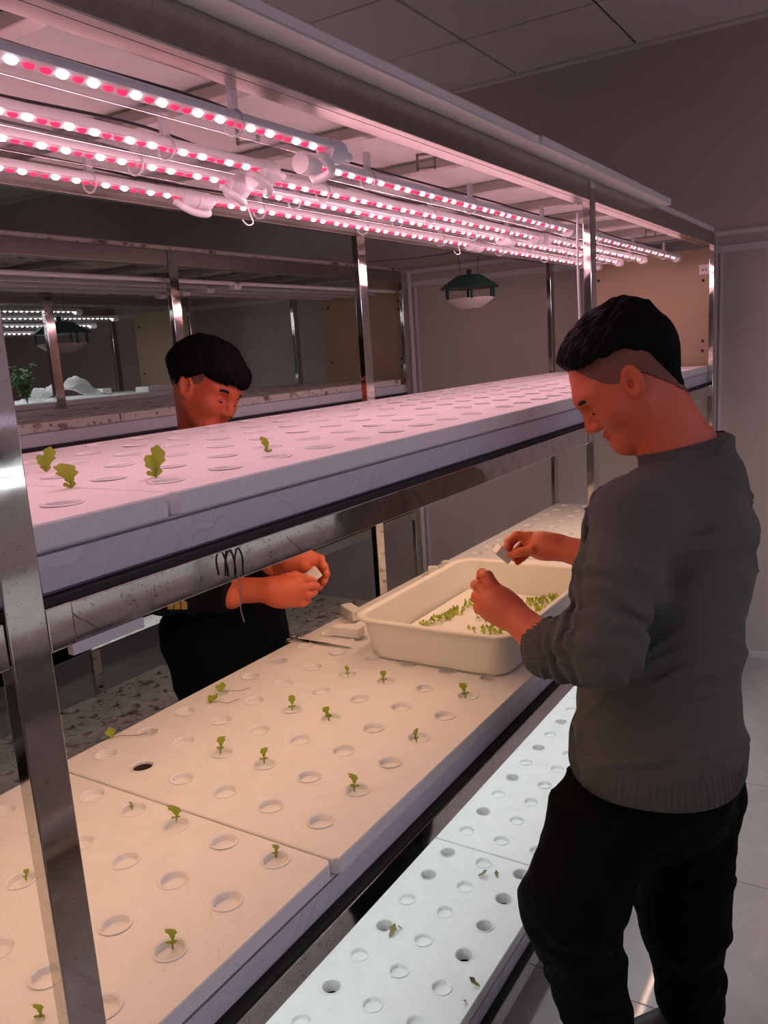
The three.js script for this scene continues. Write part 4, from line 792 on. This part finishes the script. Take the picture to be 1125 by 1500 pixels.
// ---- the man in black
{
  const me = thing('person', 'man in a black jacket and black trousers working in the aisle beyond the rack', 'person');
  const frame = headFrame(P(300, 575, 2.30), [0.80, -0.40, 0.42], [0.30, 0.93, 0.1]);
  const H = (l) => l.map(([x, y, t]) => P(x, y, t));
  const RSh = P(262, 690, 2.26), RE = P(236, 862, 2.20), RC = P(340, 873, 2.12), RW = P(398, 864, 2.11);
  const LSh = P(385, 690, 2.52), LE = P(375, 850, 2.42), LC = P(398, 828, 2.27), LW = P(424, 820, 2.22);
  const hip = P(336, 935, 2.44), chest = P(312, 745, 2.42), belly = P(322, 850, 2.42);
  const face = V(1, 0, 0.1).normalize(), latv = V(-0.1, 0, 1).normalize();
  const oval = (c, a, h, b) => { const o = A3(c); return (p) => { const x = p[0] - o[0], y = p[1] - o[1], z = p[2] - o[2]; return ell([0, 0, 0], [a, h, b])([x * latv.x + z * latv.z, y, x * face.x + z * face.z]); }; };
  const tor = blend([oval(chest, 0.195, 0.24, 0.135), oval(belly, 0.185, 0.24, 0.14), cone(P(312, 668, 2.40), chest, 0.09, 0.12)], 0.06);
  const slR = blend([cone(chest.clone().lerp(RSh, 0.6), RSh, 0.09, 0.08), cone(RSh, RE, 0.08, 0.066), cone(RE, RC, 0.064, 0.046)], 0.03);
  const slL = blend([cone(chest.clone().lerp(LSh, 0.6), LSh, 0.09, 0.08), cone(LSh, LE, 0.08, 0.062), cone(LE, LC, 0.060, 0.042)], 0.03);
  const HEM = P(330, 912, 2.30).y;
  const dR = RC.clone().sub(RE).normalize(), dL = LC.clone().sub(LE).normalize(), cutR = (p) => (p[0] - RC.x) * dR.x + (p[1] - RC.y) * dR.y + (p[2] - RC.z) * dR.z, cutL = (p) => (p[0] - LC.x) * dL.x + (p[1] - LC.y) * dL.y + (p[2] - LC.z) * dL.z;
  const jack = (p) => { let d = smax(tor(p), HEM - p[1], 0.006); d = smin(d, smax(slR(p), cutR(p), 0.004), 0.03); d = smin(d, smax(slL(p), cutL(p), 0.004), 0.03); if (Math.abs(d) < 0.05) d += 0.006 * noise3(p[0] * 10, p[1] * 12, p[2] * 10); return d; };
  const bb = (pts, m) => [[0, 1, 2].map((i) => Math.min(...pts.map((p) => A3(p)[i])) - m), [0, 1, 2].map((i) => Math.max(...pts.map((p) => A3(p)[i])) + m)];
  let [lo, hi] = bb([RSh, LSh, RE, LE, RC, LC, chest, hip], 0.22);
  const jm = mesh('jacket', net(jack, lo, hi, 0.010), M.jacket, me); jm.userData.label = 'black jacket with a gold printed band';
  // gold printed band on the jacket below the near elbow
  { const y = P(275, 876, 2.24).y; for (let i = 0; i < 6; i++) { const z = P(250 + i * 10, 884, 2.25); let q = z.clone(); const dir = EYE.clone().sub(q).normalize(); let s = q.clone().addScaledVector(dir, -0.3); for (let k = 0; k < 90 && jack(A3(q)) < 0.0025; k++) q.addScaledVector(dir, 0.004); for (let k = 0; k < 120 && jack(A3(q)) > 0.003; k++) q.addScaledVector(dir, -0.003); const b = new THREE.BoxGeometry(0.015, 0.03, 0.002); b.applyQuaternion(camera.quaternion); b.translate(q.x, q.y, q.z); uvBox(b); mesh('gold_print', b, M.gold, jm); } }
  // trousers
  const hl = P(290, 935, 2.36), hr2 = P(372, 935, 2.52), Lk = V(-0.94, 0.46, hl.z + 0.02), Rk = V(-0.92, 0.46, hr2.z - 0.03), La = V(-0.99, 0.07, hl.z + 0.03), Ra = V(-0.99, 0.07, hr2.z - 0.05);
  const pf = blend([oval(hip.clone().setY(HEM - 0.03), 0.185, 0.16, 0.15), cone(hl, Lk, 0.105, 0.082), cone(Lk, La, 0.08, 0.065), cone(hr2, Rk, 0.105, 0.082), cone(Rk, Ra, 0.08, 0.065)], 0.05);
  const ps = (p) => { let d = pf(p); if (Math.abs(d) < 0.05) d += 0.006 * noise3(p[0] * 9, p[1] * 12, p[2] * 9); return smax(smax(d, 0.045 - p[1], 0.005), p[1] - HEM - 0.06, 0.01); };
  [lo, hi] = bb([hl, hr2, Lk, Rk, La, Ra, hip], 0.20); lo[1] = 0.02;
  mesh('trousers', net(ps, lo, hi, 0.011), M.pants, me);
  for (const a of [La, Ra]) { const toe = a.clone().addScaledVector(face, 0.15).setY(0.035); const sh = cone(a.clone().setY(0.05), toe, 0.045, 0.036); const s = (p) => smax(sh(p), 0.002 - p[1], 0.006); const [l2, h2] = bb([a, toe], 0.08); l2[1] = -0.012; mesh('shoe', net(s, l2, h2, 0.008), M.shoe, me); }
  // hands
  const palmR = [...chain(H([[398, 864, 2.11], [416, 866, 2.115], [434, 862, 2.12]]), [0.031, 0.037, 0.030]), cone(P(405, 872, 2.11), P(430, 874, 2.12), 0.03, 0.024)];
  const fR = [
    [H([[434, 850, 2.112], [448, 848, 2.118], [460, 851, 2.14]]), [0.0125, 0.0108, 0.009]], [H([[436, 860, 2.112], [452, 859, 2.12], [464, 858, 2.145]]), [0.0125, 0.0108, 0.009]],
    [H([[435, 871, 2.112], [451, 872, 2.12], [461, 868, 2.145]]), [0.0122, 0.0105, 0.0088]], [H([[431, 882, 2.112], [444, 884, 2.12], [452, 880, 2.14]]), [0.0112, 0.0096, 0.008]], [H([[416, 848, 2.13], [432, 843, 2.14], [449, 847, 2.15]]), [0.014, 0.0118, 0.009]],
  ];
  const palmL = [...chain(H([[424, 820, 2.22], [440, 820, 2.225], [456, 822, 2.23]]), [0.029, 0.033, 0.026])];
  const fL = [
    [H([[456, 815, 2.225], [470, 818, 2.22], [474, 830, 2.205]]), [0.0125, 0.0105, 0.009]], [H([[460, 822, 2.235], [475, 829, 2.225], [478, 841, 2.205]]), [0.0125, 0.0105, 0.009]],
    [H([[462, 832, 2.245], [478, 840, 2.23], [474, 853, 2.205]]), [0.0122, 0.0105, 0.0088]], [H([[458, 842, 2.25], [475, 850, 2.235], [467, 862, 2.205]]), [0.0112, 0.0096, 0.008]], [H([[440, 828, 2.21], [448, 832, 2.195], [458, 834, 2.185]]), [0.014, 0.0115, 0.009]],
  ];
  const handSdf = (palm, fing, fore) => { const q = blend([...palm], 0.018), ff = fing.map(([a, b]) => blend(chain(a, b), 0.004)); return (p) => { let d = q(p), m = 1e9; for (const f of ff) { const v = f(p); m = m > 1e8 ? v : smin(m, v, 0.0012); } return smin(smin(d, m, 0.007), fore(p), 0.014); }; };
  const foR = cone(RE.clone().lerp(RC, 0.4), RW, 0.040, 0.031), foL = cone(LE.clone().lerp(LC, 0.4), LW, 0.038, 0.029);
  const bR = bb([...fR.flatMap((q) => q[0]), RW, RC], 0.045), bL = bb([...fL.flatMap((q) => q[0]), LW, LC], 0.045);
  const gR = net(handSdf(palmR, fR, foR), bR[0], bR[1], 0.0032), gL = net(handSdf(palmL, fL, foL), bL[0], bL[1], 0.0032);
  const neckA = frame.w(-0.03, -0.02, 0), neckB = P(300, 680, 2.40), neck = cone(neckA, neckB, 0.056, 0.064);
  const core = (p) => { let d = tor(p) + 0.03; d = smin(d, neck(p), 0.03); for (const [a, b, r1, r2] of [[RSh, RE, 0.05, 0.042], [LSh, LE, 0.05, 0.042], [RE, RC, 0.04, 0.034], [LE, LC, 0.04, 0.032], [hl, Lk, 0.08, 0.055], [Lk, La, 0.053, 0.036], [hr2, Rk, 0.08, 0.055], [Rk, Ra, 0.053, 0.036]]) d = smin(d, cone(a, b, r1, r2)(p), 0.025); return d; };
  [lo, hi] = bb([RSh, LSh, RE, LE, RC, LC, chest, hip, hl, hr2, Lk, Rk, La, Ra, neckA], 0.09);
  const hb = []; for (const a of [-0.16, 0.13]) for (const b of [-0.125, 0.145]) for (const c of [-0.105, 0.105]) hb.push(frame.w(a, b, c));
  const [hlo, hhi] = bb([...hb, neckB], 0.01);
  const headG = net((p) => smin(headSdf(frame.toLocal(p)), neck(p), 0.022), hlo, hhi, 0.0038);
  mesh('body', merge([net(core, lo, hi, 0.013), headG, gR, gL]), M.skin, me);
  const spikes = (q, n) => 0.003 * noise3(q[0] * 26, q[1] * 14, q[2] * 26 + n) + 0.0015 * noise3(q[0] * 90, q[1] * 24, q[2] * 90 + n);
  const hair = (q) => {
    const low = Math.max(0, Math.min(1, (q[1] - 0.0) / 0.05));
    let d = cranium(q) - 0.004 - 0.019 * low - spikes(q, 21);
    d = smin(d, cone(L3(0.068, 0.078, -0.045), L3(0.068, 0.078, 0.045), 0.024, 0.024)(q) - spikes(q, 25), 0.02);
    const bottom = q[0] > 0.03 ? 0.052 + 0.010 * noise3(q[2] * 70, 1, 2) - q[1] : 0.020 - q[1] - (q[0] < -0.02 ? (-0.02 - q[0]) * 0.8 : 0) + Math.max(0, q[0] + 0.01) * 0.8;
    return smax(d, bottom, 0.004);
  };
  const fade = (q) => { const lowLine = -0.030 - q[1] + Math.max(0, q[0] + 0.005) * 1.2; return smax(smax(cranium(q) - 0.0026, lowLine, 0.003), q[0] - 0.038, 0.003); };
  headPieces(frame, me, hair, fade);
  const sp = tag(mesh('sponge_plug', box(-0.018, 0.018, -0.014, 0.014, -0.013, 0.013, 0.003), M.sponge), 'white sponge plug between the fingers of the man in black', 'sponge'); sp.position.copy(P(459, 842, 2.165)); sp.quaternion.copy(camera.quaternion).multiply(new THREE.Quaternion().setFromEuler(new THREE.Euler(0.2, 0.3, 0.6)));
}

scene.traverse((o) => { if (o.isMesh) { o.castShadow = true; o.receiveShadow = true; } });
renderer.render(scene, camera);
